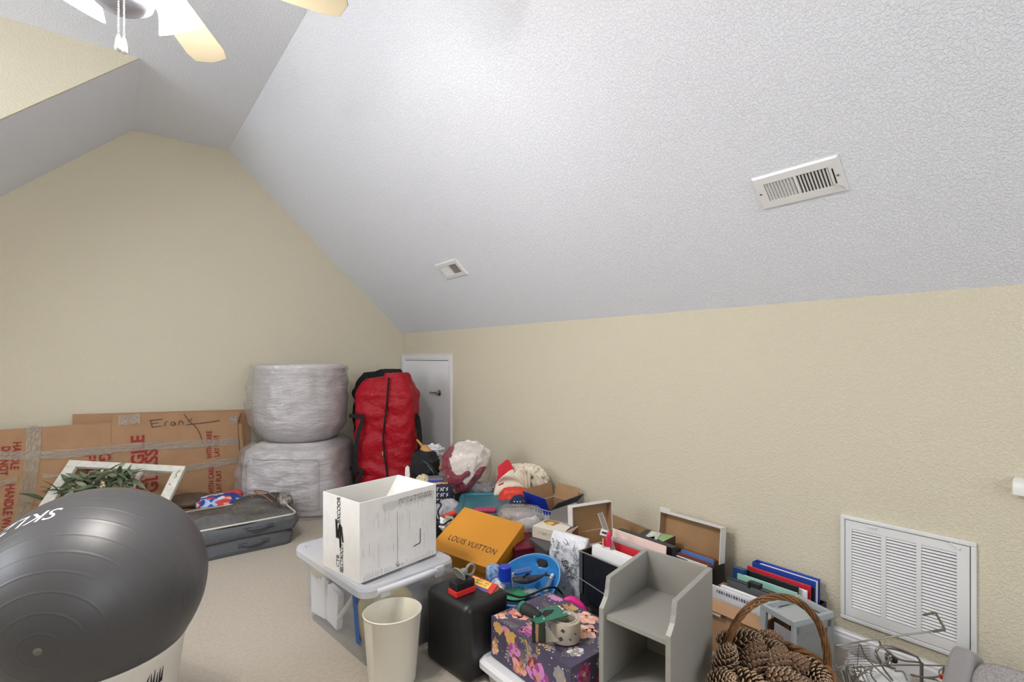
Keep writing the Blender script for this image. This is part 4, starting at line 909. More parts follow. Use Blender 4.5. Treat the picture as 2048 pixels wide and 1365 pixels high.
b = B(T(rc.x, rc.y, .004)); b.lathe([(.041, 0), (.0445, 0), (.0445, .082), (.041, .082), (.041, 0)], 48); b.done('roll_core', mat('core_grey', (196, 190, 180), .5), tg, smooth=40)
to_cam = (EYE - Vector((tgp.x + rc.x, tgp.y + rc.y, TGz))); ca_ = math.atan2(to_cam.y, to_cam.x)
def rollw(p): a = ca_ + (p.x + .012) / .0595; return Vector((rc.x + .0597 * math.cos(a), rc.y + .0597 * math.sin(a), .045 + p.y))
b = B()
for (x0, y0_, ww, hh, an, mi) in ((.018, -.006, .034, .011, .6, 0), (-.030, -.014, .016, .014, .5, 1), (-.022, .018, .014, .012, -.5, 1)):
    pts = [(-ww / 2, -hh / 2), (ww / 2, -hh / 2), (ww / 2, hh / 2), (-ww / 2, hh / 2)]; c_, s_2 = math.cos(an), math.sin(an)
    b.face([rollw(Vector((x0 + x * c_ - y * s_2, y0_ + x * s_2 + y * c_, 0))) for x, y in pts], mi)
b.done('roll_print', [mat('label_brown', (96, 78, 50), .5), mat('label_slate', (70, 72, 80), .5)], tg)
b = B(); b.slab([tgd(1092, 1250, .085), tgd(1118, 1284, .07), tgd(1110, 1288, .01), tgd(1092, 1285, .01)], .0006); b.done('loose_tape', mat('loose_tape_film', (200, 190, 176), .12, alpha=.4), tg)

# ------------------------------------------------------------------ orange lidded box with lettering
lTL, lTR, lBL = on_d(928.7, 1014.4, 3.20), on_d(1047.7, 1049.2, 2.98), on_d(861, 1096, 2.912)
LVM = frame(lTL, lTR - lTL, -(lBL - lTL)); lw, lh = (lTR - lTL).length, (lBL - lTL).length * 1.0
lbr = on_d(990, 1132, 2.62); lv = thing('orange_box', 'orange lidded gift box with black lettering tilted on the heap', 'box', M=LVM)
M_OR = mat('saffron_card', (204, 138, 36), .6)
b = B(); b.box((lw / 2, -lh / 2, -.029), (lw, lh, .058), bev=.002); b.done('lid', M_OR, lv); b = B(); b.box((lw / 2, -lh / 2, -.075), (lw - .012, lh - .012, .06)); b.done('box_base', M_OR, lv)
lettering('LOUIS VUITTON', .058, T(lw * .53, -lh * .70, .0004), M_INK, lv, 'printed_lettering', wx=.72, space=1.1)

# ------------------------------------------------------------------ grey desk organizer
oA, oB, oC = on_z(1290, 1097, .62), on_z(1425, 1137, .62), on_z(1340, 1178, .62)
oy = (oA - oB); ox = oB - oC; ow = oy.length; oang = math.atan2(-oy.x, oy.y)
odp = .315                                                    # depth
org = thing('desk_organizer', 'tall grey open cubby organizer with scooped top sides beside the floral box', 'shelf', M=T(oB.x, oB.y, 0) @ Matrix.Rotation(oang, 4, 'Z'))
M_GREY = mat('grey_laminate', (146, 143, 136), .42, var=(3, .03)); th = .018                  # local: origin at back right corner, +y to the left, -x to the front
prof = [(0, 0), (-odp, 0), (-odp, .46)] + [(-odp + .058 * (1 - math.cos(R_(a))) * 1.0 + .0, .46 + .085 * math.sin(R_(a))) for a in range(10, 91, 10)] + [(-.235, .56), (-.225, .62), (0, .62)]
prof = [(0, 0), (-odp, 0), (-odp, .50), (-odp + .012, .512), (-odp + .028, .53), (-odp + .036, .552), (-odp + .04, .575), (-odp + .045, .595), (0, .62)]
def opanel(nm, ya, yb_):
    b = B(frame((0, yb_, 0), (1, 0, 0), (0, 0, 1))); b.prism(prof, 0, yb_ - ya); return b.done(nm, M_GREY, org, bevel=.0012)
opanel('side_panel', 0, th); opanel('side_panel', ow - th, ow)
b = B(); b.box((-.008, ow / 2, .31), (.014, ow - 2 * th, .62)); b.done('back_panel', M_GREY, org)
for z in (.47, .23, .03):
    b = B(); b.box((-.015 - (odp - .03) / 2, ow / 2, z), (odp - .024, ow - 2 * th, .018), bev=.001); b.done('shelf', M_GREY, org)
b = B(); b.box((-odp + .02, ow / 2, .011), (.016, ow - 2 * th, .022)); b.done('kick_board', M_GREY, org)

# ------------------------------------------------------------------ cartons and files along the right wall
kc = thing('kraft_carton', 'open brown kraft carton low against the right wall behind the black file tote', 'box', (2.42, 1.88, 0))
b = B(); open_box(b, .255, .46, .215, .005); b.done('carton_body', [M_KRAFT, M_KRAFTIN], kc)
def flap(P_, m, par, nm='flap', th=.004): b = B(); b.slab(P_, th); return b.done(nm, m, par)
flap([(.25, .02, .21), (.25, .45, .21), (.262, .44, .30), (.262, .03, .27)], M_KRAFTIN, kc)
sb2 = thing('shoe_box', 'brown-lined shoe box of files with its lid standing up under the outlet', 'box', (2.40, 1.40, 0))
b = B(); open_box(b, .215, .385, .245, .004); b.done('box_base', [M_BLACK, M_KRAFTIN], sb2)
M_LIDW = mat('white_lid_edge', (222, 220, 218), .6)
def lid_up(par, w, h, dep, M_, cut=.0):
    b = B(M_); b.slab([(0, 0, 0), (w, 0, 0), (w, h, 0), (0, h, 0)], .004, 1)
    b.slab([(0, h, dep), (0, h, 0), (w, h, 0), (w, h, dep - cut)], .004, 0); b.slab([(0, 0, 0), (0, h, 0), (0, h, dep), (0, 0, dep)][::-1], -.004, 0); b.slab([(w, 0, 0), (w, h, 0), (w, h, dep - cut), (w, 0, dep - cut)], .004, 0)
    b.slab([(.004, h - .0045, dep - .004), (.004, h - .0045, 0), (w - .004, h - .0045, 0), (w - .004, h - .0045, dep - .004)][::-1], .001, 1); b.slab([(.0045, .0, 0), (.0045, h - .004, 0), (.0045, h - .004, dep - .004), (.0045, 0, dep - .004)], .0008, 1); b.slab([(w - .0045, 0, 0), (w - .0045, h - .004, 0), (w - .0045, h - .004, dep - .004), (w - .0045, 0, dep - .004)][::-1], .0008, 1)
    return b.done('raised_lid', [M_LIDW, M_KRAFTIN], par)
lid_up(sb2, .385, .19, .055, frame((.215, .385, .245), (0, -1, 0), (.10, 0, 1)))
scrawl(frame((.215 + .019 - .026, .20, .245 + .1935), (0, -1, 0), (1, 0, -.10)), .22, .03, 1, M_INK, sb2, .0016, 6)
def file_in(name, label, cat, x, yc, w, h, zb_, m, lean=6, thk=.008, top=None, rz=0):
    t = thing(name, label, cat, (x, yc, zb_)); b = B(RZ(rz) @ RY(lean)); 
    b.box((0, 0, h / 2), (thk, w, h), bev=min(.002, thk / 3)); b.done('cover', m, t); return t
file_in('hanging_folder', 'brown hanging file folder at the back of the shoe box', 'folder', 2.572, 1.535, .20, .262, .006, mat('file_brown', (150, 96, 66), .7), 3, .004)
file_in('hanging_folder', 'light blue folder in the middle of the shoe box', 'folder', 2.535, 1.53, .20, .262, .006, mat('file_blue', (90, 134, 206), .6), 5, .008)
file_in('hanging_folder', 'red-brown folder in front of the blue one in the shoe box', 'folder', 2.50, 1.53, .20, .255, .006, mat('file_rust', (128, 70, 58), .7), 6, .006)
file_in('paper_stack', 'thick stack of white papers at the front of the shoe box', 'papers', 2.455, 1.53, .20, .250, .006, M_PAPER, 5, .035)
pb = [on_z(1327, 1091, .335), on_z(1351, 1073, .335), on_z(1290, 1069, .335)]
pang = math.atan2((pb[1] - pb[0]).y, (pb[1] - pb[0]).x)
pbx = thing('ink_box', 'black and green printer ink carton lying on top of the shoe box files', 'carton', M=T(pb[0].x, pb[0].y, .268) @ Matrix.Rotation(pang, 4, 'Z'))
pw_, pd_ = (pb[1] - pb[0]).length, (pb[2] - pb[0]).length
b = B(); b.box((pw_ / 2, pd_ / 2, .034), (pw_, pd_, .066)); b.done('carton_body', [mat('gloss_black_card', (24, 27, 27), .35)], pbx)
b = B(T(0, 0, .0675)); q = lambda *P_: [(x * pw_, y * pd_, .0004) for x, y in P_]
b.face(q((.02, .30), (.98, .42), (.98, .80), (.02, .72)), 0); b.face(q((.25, .12), (.98, .02), (.98, .44), (.4, .36)), 1); b.face(q((.02, .5), (.3, .42), (.55, .50), (.30, .66)), 2); b.face([(x, y, .0008) for x, y, _ in q((.5, .58), (.9, .6), (.9, .74), (.55, .72))], 3)
b.done('label_print', [mat('label_silver', (206, 210, 200), .5), mat('label_green', (158, 192, 132), .5), mat('label_moss', (84, 100, 60), .5), mat('label_cream', (226, 230, 216), .5)], pbx)
b = B(); b.box((pw_ + .0005, pd_ / 2, .033), (.001, pd_ * .96, .06)); b.done('white_side_label', mat('off_white_card', (214, 206, 192), .6), pbx)
scrawl(frame((-.0006, pd_ * .5, .036), (0, -1, 0), (0, 0, 1)), .10, .04, 1, mat('pale_print', (200, 206, 206), .5), pbx, .003, 2); 
bt = thing('black_tray', 'flat black tray spanning the shoe box beneath the ink carton', 'tray', (2.50, 1.72, .249)); b = B(); b.box((-.02, .02, .007), (.20, .20, .013), bev=.004); b.done('tray_body', M_BLACK, bt)

ft = thing('file_tote', 'black fabric file tote full of papers behind the grey organizer', 'file box', (1.83, 1.335, 0))
b = B(); open_box(b, .32, .40, .40, .006); b.done('tote_body', [M_BFAB, M_BFAB], ft)
b = B(); b.slab([(-.004, .06, .40), (-.004, .36, .40), (-.014, .34, .19), (-.014, .12, .15)][::-1], .004); b.done('front_flap', mat('black_leatherette', (20, 22, 30), .4, bump=(20, .4, .01, 3)), ft)
b = B(); b.box((-.008, .385, .30), (.004, .022, .20)); b.done('grey_trim', mat('dark_grey_trim', (70, 72, 78), .5), ft); b = B(); b.tube([(-.003, 0, .402), (-.003, .40, .402), (.32, .40, .402)], .004, 6); b.done('wire_edge', M_STEEL, ft); b = B(); b.tube([(-.016, .02, .225), (-.016, .39, .275)], .0025, 6); b.done('piping', mat('grey_piping', (120, 122, 126), .5), ft)
FP = lambda nm, lb, cat, x, w, z, m, th_, ln=4, yc=1.53: file_in(nm, lb, cat, x, yc, w, z, .008, m, ln, th_)
FP('paper_stack', 'thick stack of white paper at the front of the black file tote', 'papers', 1.868, .33, .425, M_PAPER, .045)
FP('red_folder', 'thin red plastic folder behind the white papers in the file tote', 'folder', 1.925, .31, .445, mat('folder_red', (186, 36, 46), .4), .006, 4, 1.54)
FP('grey_divider', 'grey paper divider standing between red folder and pink sheet', 'divider', 1.955, .30, .45, mat('divider_grey', (176, 172, 168), .6), .012)
FP('pink_sheet_protector', 'pale pink plastic sleeve standing tall in the black file tote', 'sleeve', 1.995, .32, .478, mat('pale_pink_sleeve', (232, 204, 198), .3), .006)
FP('black_binder', 'black binder at the back of the file tote', 'binder', 2.055, .33, .462, M_BLACK, .04)
p1 = on_d(1206, 1098, 2.475); t = thing('yellow_label_strip', 'cream card with a yellow stamp standing at the left end of the file tote', 'card', M=T(p1.x, p1.y, p1.z - .03)); b = B(); b.box((0, 0, .0), (.004, .035, .15), R=RZ(-50)); b.done('card_sheet', mat('cream_card', (222, 210, 176), .6), t); b = B(); b.box((-.004, 0, .04), (.003, .022, .05), R=RZ(-50)); b.done('yellow_stamp', mat('stamp_yellow', (222, 168, 60), .5), t)
p0, p1 = on_d(1200, 1026, 2.50), on_d(1215, 1070, 2.46)
t = thing('clear_ruler', 'clear acrylic ruler sticking up out of the black file tote', 'ruler', M=(lambda y, o: frame(o, W(1, .2) - y * (W(1, .2).dot(y)), y))((p0 - p1).normalized(), p1 - (p0 - p1) * .7)); L_ = (p0 - p1).length * 1.7; b = B(); b.box((0, L_ / 2, 0), (.025, L_, .003)); b.done('ruler_blade', mat('acrylic', (150, 144, 140), .1, alpha=.45), t)
for s in (-1, 1): 
    b = B(); b.box((s * .0125, L_ / 2, 0), (.0012, L_, .0034)); b.done('ruler_edge', mat('ruler_edge', (214, 206, 196), .3), t)
t = thing('white_tag', 'small white tag with a black mark at the foot of the clear ruler', 'tag', M=T(*on_d(1208, 1066, 2.44)) @ RZ(CANG)); b = B(); b.box((0, 0, 0), (.035, .004, .03), R=RY(15)); b.done('tag_card', M_PAPER, t); b = B(); b.box((0, -.003, 0), (.022, .002, .008), R=RY(15)); b.done('tag_mark', M_INK, t)
p1 = on_d(1218, 1068, 2.43); b = B(T(*p1)); b.tube([(0, 0, -.06), (0, 0, -.02), (0, 0, .0), (0, 0, .008)], lambda t: .0105 if t < .9 else .007, 14); t = tag(b.done('pink_highlighter', mat('hot_pink', (214, 36, 84), .4), None, smooth=50), 'hot pink marker cap beside the clear ruler', 'marker')

# carton and tray of binders
cb = thing('brown_carton', 'worn brown carton with white scuffs between drawer unit and organizer', 'box', (2.19, .975, 0))
b = B(); open_box(b, .20, .31, .245, .006); b.done('carton_body', [M_KRAFT, M_KRAFTIN], cb)
flap([(.0, .0, .245), (.0, .31, .245), (-.035, .30, .205), (-.035, .01, .205)][::-1], M_KRAFT, cb); flap([(-.0365, .20, .19), (-.0365, .30, .19), (-.006, .30, .206), (-.006, .20, .206)], mat('torn_tape', (206, 196, 176), .4, alpha=.7), cb, 'torn_tape')
b = B(frame((-.0008, .15, .0), (0, -1, 0), (0, 0, 1))); rnd = random.Random(2)
for k in range(26): 
    x = .02 + k * .0035; strokes(b, [[(x, .145 + rnd.uniform(-.012, .012)), (x, .09 - rnd.uniform(-.01, .03))]], .0016)
b.done('barcode_scratches', mat('scratch_brown', (96, 70, 48), .8), cb)
bt2 = thing('binder_tray', 'black plastic tray against the wall holding binders and folders', 'tray', (2.405, .925, 0)); b = B(); open_box(b, .275, .37, .195, .006); b.done('tray_body', [M_BLACK, M_BLACK], bt2)
def binder(label, x, yc, w, h, th_, m, zb_=.008, lean=5):
    t = thing('binder', label, 'binder', (x, yc, zb_)); b = B(RY(lean)); b.box((-th_ / 2, 0, h / 2), (.004, w, h), bev=.001); b.box((th_ / 2, 0, h / 2), (.004, w, h), bev=.001); b.box((0, w / 2, h / 2), (th_, .004, h)); b.done('cover', m, t)
    b = B(RY(lean)); b.box((0, -.008, h / 2), (th_ - .012, w - .03, h - .02)); b.done('pages', M_PAPER, t)
    return t
M_RBLUE = mat('binder_blue', (32, 66, 160), .4)
binder('royal blue binder standing against the wall at the back of the tray', 2.625, 1.095, .30, .295, .05, M_RBLUE, lean=2)
file_in('folder', 'dark navy folder between the royal blue binder and red folder', 'folder', 2.575, 1.085, .29, .275, .008, mat('folder_navy', (24, 34, 62), .5), 3, .014)
file_in('folder', 'bright red folder standing in the black tray of binders', 'folder', 2.545, 1.10, .30, .288, .008, mat('folder_scarlet', (196, 28, 46), .45), 4, .01)
file_in('paper_stack', 'white papers with a turned corner beside the red folder', 'papers', 2.515, 1.085, .26, .272, .008, M_PAPER, 4, .016)
file_in('folder', 'curved black vinyl folder between white papers and mint folder', 'folder', 2.475, 1.115, .27, .292, .008, M_BLACK, 6, .012)
file_in('folder', 'mint green folder standing in the tray beside black strap case', 'folder', 2.44, 1.11, .28, .278, .008, mat('folder_mint', (156, 204, 190), .5), 5, .012)
file_in('folder', 'navy and cyan glossy folder at the far end of the tray', 'folder', 2.45, 1.245, .06, .30, .008, mat('folder_deep_blue', (30, 70, 120), .35), 5, .03)
t = file_in('document_case', 'black document case with buckle strap at the front of the tray', 'case', 2.36, 1.12, .28, .268, .008, mat('case_grey', (88, 90, 92), .4), 5, .016)
b = B(RY(5)); b.tube([(0, -.135, .272), (0, .135, .272)], .009, 8); b.box((0, .0, .285), (.028, .05, .022), bev=.004); b.box((0, .03, .278), (.034, .012, .03), bev=.003); b.done('strap_buckle', M_BLACK, t)
t = file_in('printed_sheet', 'white sheet with small grey print at the front of the carton', 'papers', 2.265, 1.13, .28, .272, .008, mat('sheet_white', (222, 222, 226), .6), -3, .010)
for k in range(14):
    b = B(RY(-3)); b.box((-.006, .11 - .012 * k, .252), (.001, .008 if k % 3 else .004, .014)); b.done('print_mark', mat('print_slate', (96, 104, 124), .6), t)
file_in('paper_stack', 'second stack of white sheets inside the worn brown carton', 'papers', 2.30, 1.12, .27, .258, .008, M_PAPER, 3, .02)

# ------------------------------------------------------------------ grey drawer frame
du = thing('drawer_unit', 'small grey plastic drawer frame with an open drawer front by the grille', 'drawer unit', M=T(2.115, .845, 0) @ RZ(-18))
uw, ud, uh = .225, .165, .318                                    # local: x away along the right side, y to the left (front), z up ; front face at x=0
M_DU = mat('grey_drawer_plastic', (140, 141, 140), .4); M_DUL = mat('pale_grey_plastic', (168, 174, 178), .35)
b = B()
for q in (((uw / 2, .008, uh - .012), (uw, .016, .024)), ((uw / 2, ud - .008, uh - .012), (uw, .016, .024)), ((.009, ud / 2, uh - .012), (.018, ud - .032, .024)), ((uw - .009, ud / 2, uh - .012), (.018, ud - .032, .024))): b.box(*q, bev=.002)
b.done('top_frame', M_DUL, du); b = B(); b.box((uw / 2, ud / 2, uh - .03), (uw - .036, ud - .032, .004)); b.done('top_panel', mat('clouded_panel', (180, 184, 186), .4), du)
b = B(); b.slab([(0, ud, 0), (0, ud - .014, 0), (0, ud - .030, uh - .024), (0, ud, uh - .024)], .014); b.done('front_post', M_DUL, du); b = B(); b.box((.007, .007, (uh - .024) / 2), (.014, .014, uh - .024)); b.done('front_post', M_DUL, du)
for y in (.007, ud - .007): b = B(); b.box((uw - .007, y, (uh - .024) / 2), (.014, .014, uh - .024)); b.done('rear_post', M_DU, du)
b = B(); b.box((uw / 2, .010, uh / 2 - .01), (uw - .026, .003, uh - .03)); 
for q in ((.026, .012, .06), (uw - .026, .012, .06)): b.box((q[0], .005, uh / 2 - .01), (.026, .010, uh - .03), bev=.002)
b.box((uw / 2, .005, uh - .04), (uw - .03, .010, .034), bev=.002); b.box((uw / 2, .005, .06), (uw - .03, .010, .10), bev=.002); b.done('side_panel', M_DU, du)
b = B(); b.box((uw - .004, ud / 2, uh / 2), (.004, ud - .03, uh - .05)); b.done('back_panel', M_DU, du)
b = B(); b.box((.010, .058, uh / 2 - .02), (.003, .085, uh - .06)); b.done('drawer_front', mat('frosted_drawer', (196, 194, 200), .3, alpha=.55), du)
b = B(); b.box((uw / 2, ud / 2, .006), (uw, ud, .012)); b.done('base', M_DU, du)

# ------------------------------------------------------------------ wicker basket of pine cones
bk = thing('wicker_basket', 'round brown vine basket with an arched handle full of pine cones', 'basket', (*W(.927, 1.752)[:2], 0), CANG)
M_VINE = mat('brown_vine', (124, 84, 46), .75, var=(24, .4), bump=(60, .6, .006, 3))
def br(z): return .125 + .045 * min(1, z / .27)
for k in range(15):
    z = .008 + .0188 * k; b = B(); ph = k * math.pi
    b.tube([((br(z) + .006 * math.sin(12 * a + ph)) * math.cos(a), (br(z) + .006 * math.sin(12 * a + ph)) * math.sin(a), z) for a in (2 * math.pi * i / 72 for i in range(72))], .0105, 6, closed=True); b.done('woven_band', M_VINE, bk, smooth=60)
b = B(); b.prism([(.12 * math.cos(a), .12 * math.sin(a)) for a in (2 * math.pi * i / 32 for i in range(32))], 0, .008); b.done('basket_floor', M_VINE, bk)
for s in range(7):
    b = B(); pts = []
    for i in range(41):
        t = math.pi * i / 40; tw = t * 5 + s * 2 * math.pi / 7; rr = .0085 + .003 * math.sin(t * 7 + s)
        x, z = .176 * math.cos(t) * 1.02, .275 + .258 * math.sin(t) ** .9; nx, nz = math.cos(t), math.sin(t)
        pts.append((x + rr * math.cos(tw) * nx, rr * 1.3 * math.sin(tw), z + rr * math.cos(tw) * nz))
    b.tube(pts, .0036, 6); b.done('handle_vine', M_VINE, bk, smooth=60)
for k in range(3):
    b = B(); b.tube([((.168 + .008 * math.cos(a * 9 + k * 2.1)) * math.cos(a), (.168 + .008 * math.cos(a * 9 + k * 2.1)) * math.sin(a), .285 + .008 * math.sin(a * 9 + k * 2.1)) for a in (2 * math.pi * i / 90 for i in range(90))], .0075, 6, closed=True); b.done('rim_vine', M_VINE, bk, smooth=60)
M_CONE = mat('pine_cone_scale', (112, 84, 62), .75, var=(50, .3)); M_CONET = mat('pale_scale_tip', (176, 150, 122), .75, var=(60, .2))
def cone_mesh(seed, L=.125, Rm=.047):
    b = B(); rn = random.Random(seed)
    b.blob((.016, .016, L * .46), .9, .05, 3, seed, 10, 8)
    n = 118
    for i in range(n):
        t = (i + .5) / n; z = -L / 2 + L * t; a = i * 2.39996; env = math.sin(math.pi * (.10 + .86 * t)) ** .7 * (1 - .25 * t)
        L2 = Rm * env; w = .017 * (env * .6 + .4); up = R_(8 + 50 * t); Mx = RZ(math.degrees(a)) @ T(.006, 0, z) @ RY(-math.degrees(up))
        b.M = Mx; tip = .006
        A = [(0, -w * .25, 0), (L2 * .7, -w * .5, .001), (L2 * .95, -w * .34, .004), (L2, 0, .006), (L2 * .95, w * .34, .004), (L2 * .7, w * .5, .001), (0, w * .25, 0)]
        up_ = [b.v(p) for p in A]; dn_ = [b.v((x, y, zz - .004 if x > 0 else zz - .002)) for x, y, zz in A]
        f = b.bm.faces.new(up_); f.material_index = 0; f = b.bm.faces.new(dn_[::-1]); f.material_index = 0
        for k in range(len(A)):
            f = b.bm.faces.new((up_[k], dn_[k], dn_[(k + 1) % 7], up_[(k + 1) % 7])); f.material_index = 1 if k in (1, 2, 3, 4) else 0
    b.M = Matrix(); return b
cone_p = [cone_mesh(s, *d).done('pine_cone', [M_CONE, M_CONET], None) for s, d in ((1, (.125, .047)), (2, (.15, .052)), (3, (.10, .044)))]
CP = [(1478, 1283, 1.80, 1, (70, 10, 20), 'at the back left of the basket, pointing right'), (1450, 1328, 1.68, 0, (20, 0, 50), 'hugging the left rim of the basket, tip up'), (1510, 1322, 1.72, 1, (55, 40, 80), 'lying across the middle of the basket'), (1542, 1302, 1.80, 2, (80, 0, 10), 'small one behind the middle of the pile'), (1556, 1330, 1.70, 0, (65, -30, 120), 'leaning over the centre of the basket'),
      (1590, 1330, 1.73, 2, (100, 20, 60), 'at the right of the centre, seen from its base'), (1628, 1348, 1.72, 1, (80, 0, -40), 'at the right rim beside the handle foot'), (1575, 1366, 1.62, 0, (95, 0, 30), 'low at the front of the basket, tip toward the viewer'), (1500, 1372, 1.60, 1, (85, 10, -10), 'low at the front left under the crossing cone'), (1445, 1364, 1.62, 2, (60, 0, 0), 'at the lowest left corner of the pile'), (1530, 1285, 1.86, 0, (80, 0, 60), 'deepest at the back of the basket'), (1605, 1385, 1.62, 2, (80, 20, 90), 'low at the front right of the basket'), (1540, 1390, 1.66, 1, (90, 0, 0), 'bottom middle of the pile at the frame edge')]
used = set()
for px, py, d, k, rot, lb in CP:
    o = cone_p[k] if k not in used else cone_p[k].copy()
    if k in used: COL.objects.link(o)
    used.add(k); o.location = on_d(px, py, d); o.rotation_euler = tuple(R_(v) for v in rot); tag(o, 'brown pine cone ' + lb, 'pine cone', 'pine cones in the wicker basket')
mf = thing('dry_moss', 'dark dry moss filling the basket below the pine cones', 'moss', (*W(.927, 1.752)[:2], .09)); b = B(); b.blob((.145, .145, .11), .8, .1, 4, 3, 36, 18, (0, 0, .09)); b.done('moss_body', mat('dark_moss', (52, 40, 30), .9), mf, smooth=70)

# ------------------------------------------------------------------ wire stands, cushion
M_WIRE = mat('silver_wire', (150, 144, 134), .38, metal=.75)
def wires(nm, label, cat, paths, r=.0035, part='wire'):
    c = on_d(*paths[0][0]); t = thing(nm, label, cat, (c.x, c.y, c.z))
    for P_ in paths:
        b = B(); b.tube(bez([on_d(*p) for p in P_], 8), r, 6); b.done(part, M_WIRE, t, world=True, smooth=60)
    return t
D = 1.93
hr = wires('hook_rod', 'thin grey metal rod with a square hook end in front of the grille', 'rod', [[(1672, 1292, 1.95), (1780, 1275, 1.95), (1886, 1261, 1.93)]], .0032)
P_ = [on_d(1866, 1264, 1.93), on_d(1890, 1260, 1.93), on_d(1871, 1226, 1.95), on_d(1846, 1231, 1.98)]
b = B()
for p, q in zip(P_, P_[1:]): b.tube([p, q], .0052, 4)
b.done('square_hook', M_WIRE, hr, world=True)
ws = wires('wire_easel', 'bent silver wire easel with an oval loop and a straight post', 'stand', [
    [(1762, 1325, D), (1752, 1303, D), (1768, 1292, D), (1800, 1299, D), (1832, 1314, D), (1843, 1328, D)], [(1757, 1296, D + .02), (1751, 1310, D), (1765, 1330, D), (1790, 1338, D)],
    [(1758, 1282, D), (1761, 1291, D), (1754, 1302, D)], [(1755, 1296, D), (1790, 1300, D), (1836, 1315, D)], [(1770, 1300, D), (1800, 1320, D), (1840, 1326, D)], [(1753, 1310, D), (1765, 1335, D), (1785, 1362, D)],
    [(1822, 1350, D), (1850, 1356, D), (1882, 1352, D), (1888, 1335, D)], [(1825, 1352, D), (1870, 1360, D - .02), (1884, 1370, D - .04)]], .0036)
b = B(); b.tube([on_d(1843, 1326, D), on_d(1843, 1385, D)], .0062, 8); b.done('post', M_WIRE, ws, world=True, smooth=60)
wires('wire_crossbar', 'long thin wire crossbar running right behind the wire easel to the cushion', 'rod', [[(1700, 1336, 1.98), (1800, 1331, 1.98), (1910, 1333, 1.98)], [(1892, 1334, 1.96), (1878, 1345, 1.95), (1888, 1362, 1.93)]], .003)
rnd = random.Random(9); fan_p = []
for k in range(34):
    x0 = 1690 + rnd.uniform(-8, 18); y0_ = 1378; x1 = 1652 + k * 2.9 + rnd.uniform(-8, 8); y1_ = 1330 + abs(k - 12) * .9 + rnd.uniform(-10, 10); mx_, my_ = (x0 + x1) / 2 + rnd.uniform(-16, 4), 1342 + rnd.uniform(-10, 8)
    fan_p.append([(x0 - 20 + k * 2.0, y0_ + 8, 1.80 + rnd.uniform(0, .12)), (mx_, my_, 1.84), (x1, y1_, 1.86 + rnd.uniform(-.02, .08))])
wires('wire_bundle', 'tangled fan of fine silver wire beside the grey drawer frame', 'wire', fan_p, .0013)
wires('wire_rack', 'small silver wire rack of thin parallel bars against the baseboard', 'rack', [[(1690, 1296 + 5 * k, 2.0), (1718, 1293 + 5.2 * k, 2.0), (1740, 1292 + 5.4 * k, 2.0)] for k in range(9)] + [[(1718, 1288, 1.99), (1716, 1318, 1.99), (1714, 1345, 1.99)]], .0014)
wires('wire_hanger', 'branching flat silver wire hanger leaning between easel and wire bundle', 'hanger', [[(1721, 1290, 1.9), (1730, 1312, 1.9), (1747, 1332, 1.9), (1790, 1372, 1.88)], [(1747, 1332, 1.9), (1720, 1352, 1.88), (1700, 1372, 1.86)], [(1747, 1332, 1.9), (1742, 1350, 1.88), (1762, 1376, 1.86)], [(1790, 1343, 1.9), (1806, 1345, 1.9), (1815, 1362, 1.88)], [(1760, 1332, 1.9), (1784, 1318, 1.93)]], .003)
t = thing('chrome_ornament', 'small crumpled chrome ornament hanging inside the wire easel loop', 'ornament', on_d(1778, 1318, 1.95)[:]); b = B(); b.blob((.018, .012, .026), .9, .4, 5, 4, 18, 14); b.done('ornament_body', mat('crumpled_chrome', (190, 188, 180), .2, metal=.9), t, smooth=20); b = B(); b.blob((.010, .010, .014), .9, .2, 4, 6, 14, 10, (.008, -.016, 0)); b.done('dark_clasp', M_BLACK, t, smooth=60)
ps = on_d(1762, 1340, 2.02); t = thing('white_paper', 'crumpled white paper sheet lying behind the wire easel', 'paper', (ps.x, ps.y, 0)); 
b = B(RZ(-90)); b.grid(lambda u, v: ((u - .5) * .22 - .02, (v - .5) * .10, .06 + .03 * noise.noise(Vector((u * 4, v * 4, 3))) + .04 * v), 18, 10); b.done('sheet', M_PAPER, t, smooth=40, solid=.001)
t = thing('red_clip', 'tiny red plastic clip beside the grey cushion', 'clip', on_d(1890, 1356, 1.90)[:], CANG - 20); b = B(); b.box((0, 0, 0), (.034, .014, .014), bev=.003); b.done('clip_body', mat('clip_red', (206, 52, 36), .4), t)
# cushion: welted waffle top, smooth velvet end
cu0 = on_d(1936, 1306, 1.84); cu1 = on_d(2120, 1374, 1.62)
ux = (cu1 - cu0); CM = frame(cu0, ux, Vector((-.6266, -.2, -.75)))
cus = thing('cushion', 'grey waffle-weave cushion with a smooth velvet end below the grille', 'cushion', M=CM)
def cush(x0, x1, y0_, y1_, z0, z1, e):
    b = B(); b.blob(((x1 - x0) / 2, (y1_ - y0_) / 2, (z1 - z0) / 2), .38, .015, 2, 3, 56, 30, ((x0 + x1) / 2, (y0_ + y1_) / 2, (z0 + z1) / 2)); return b
ci = 1 if CM.col[2].xyz.dot(EYE - cu0) > 0 else -1
cush(.035, .52, -.0, .30, -.05, .05, 0).done('waffle_cover', mat('waffle_grey', (166, 162, 160), .9, bump=(150, 1.0, .008, 1), var=(120, .18)), cus, smooth=60)
cush(-.035, .042, -.006, .30, -.055, .055, 0).done('velvet_end', mat('velvet_grey', (146, 142, 142), .8, sheen=.4), cus, smooth=60)

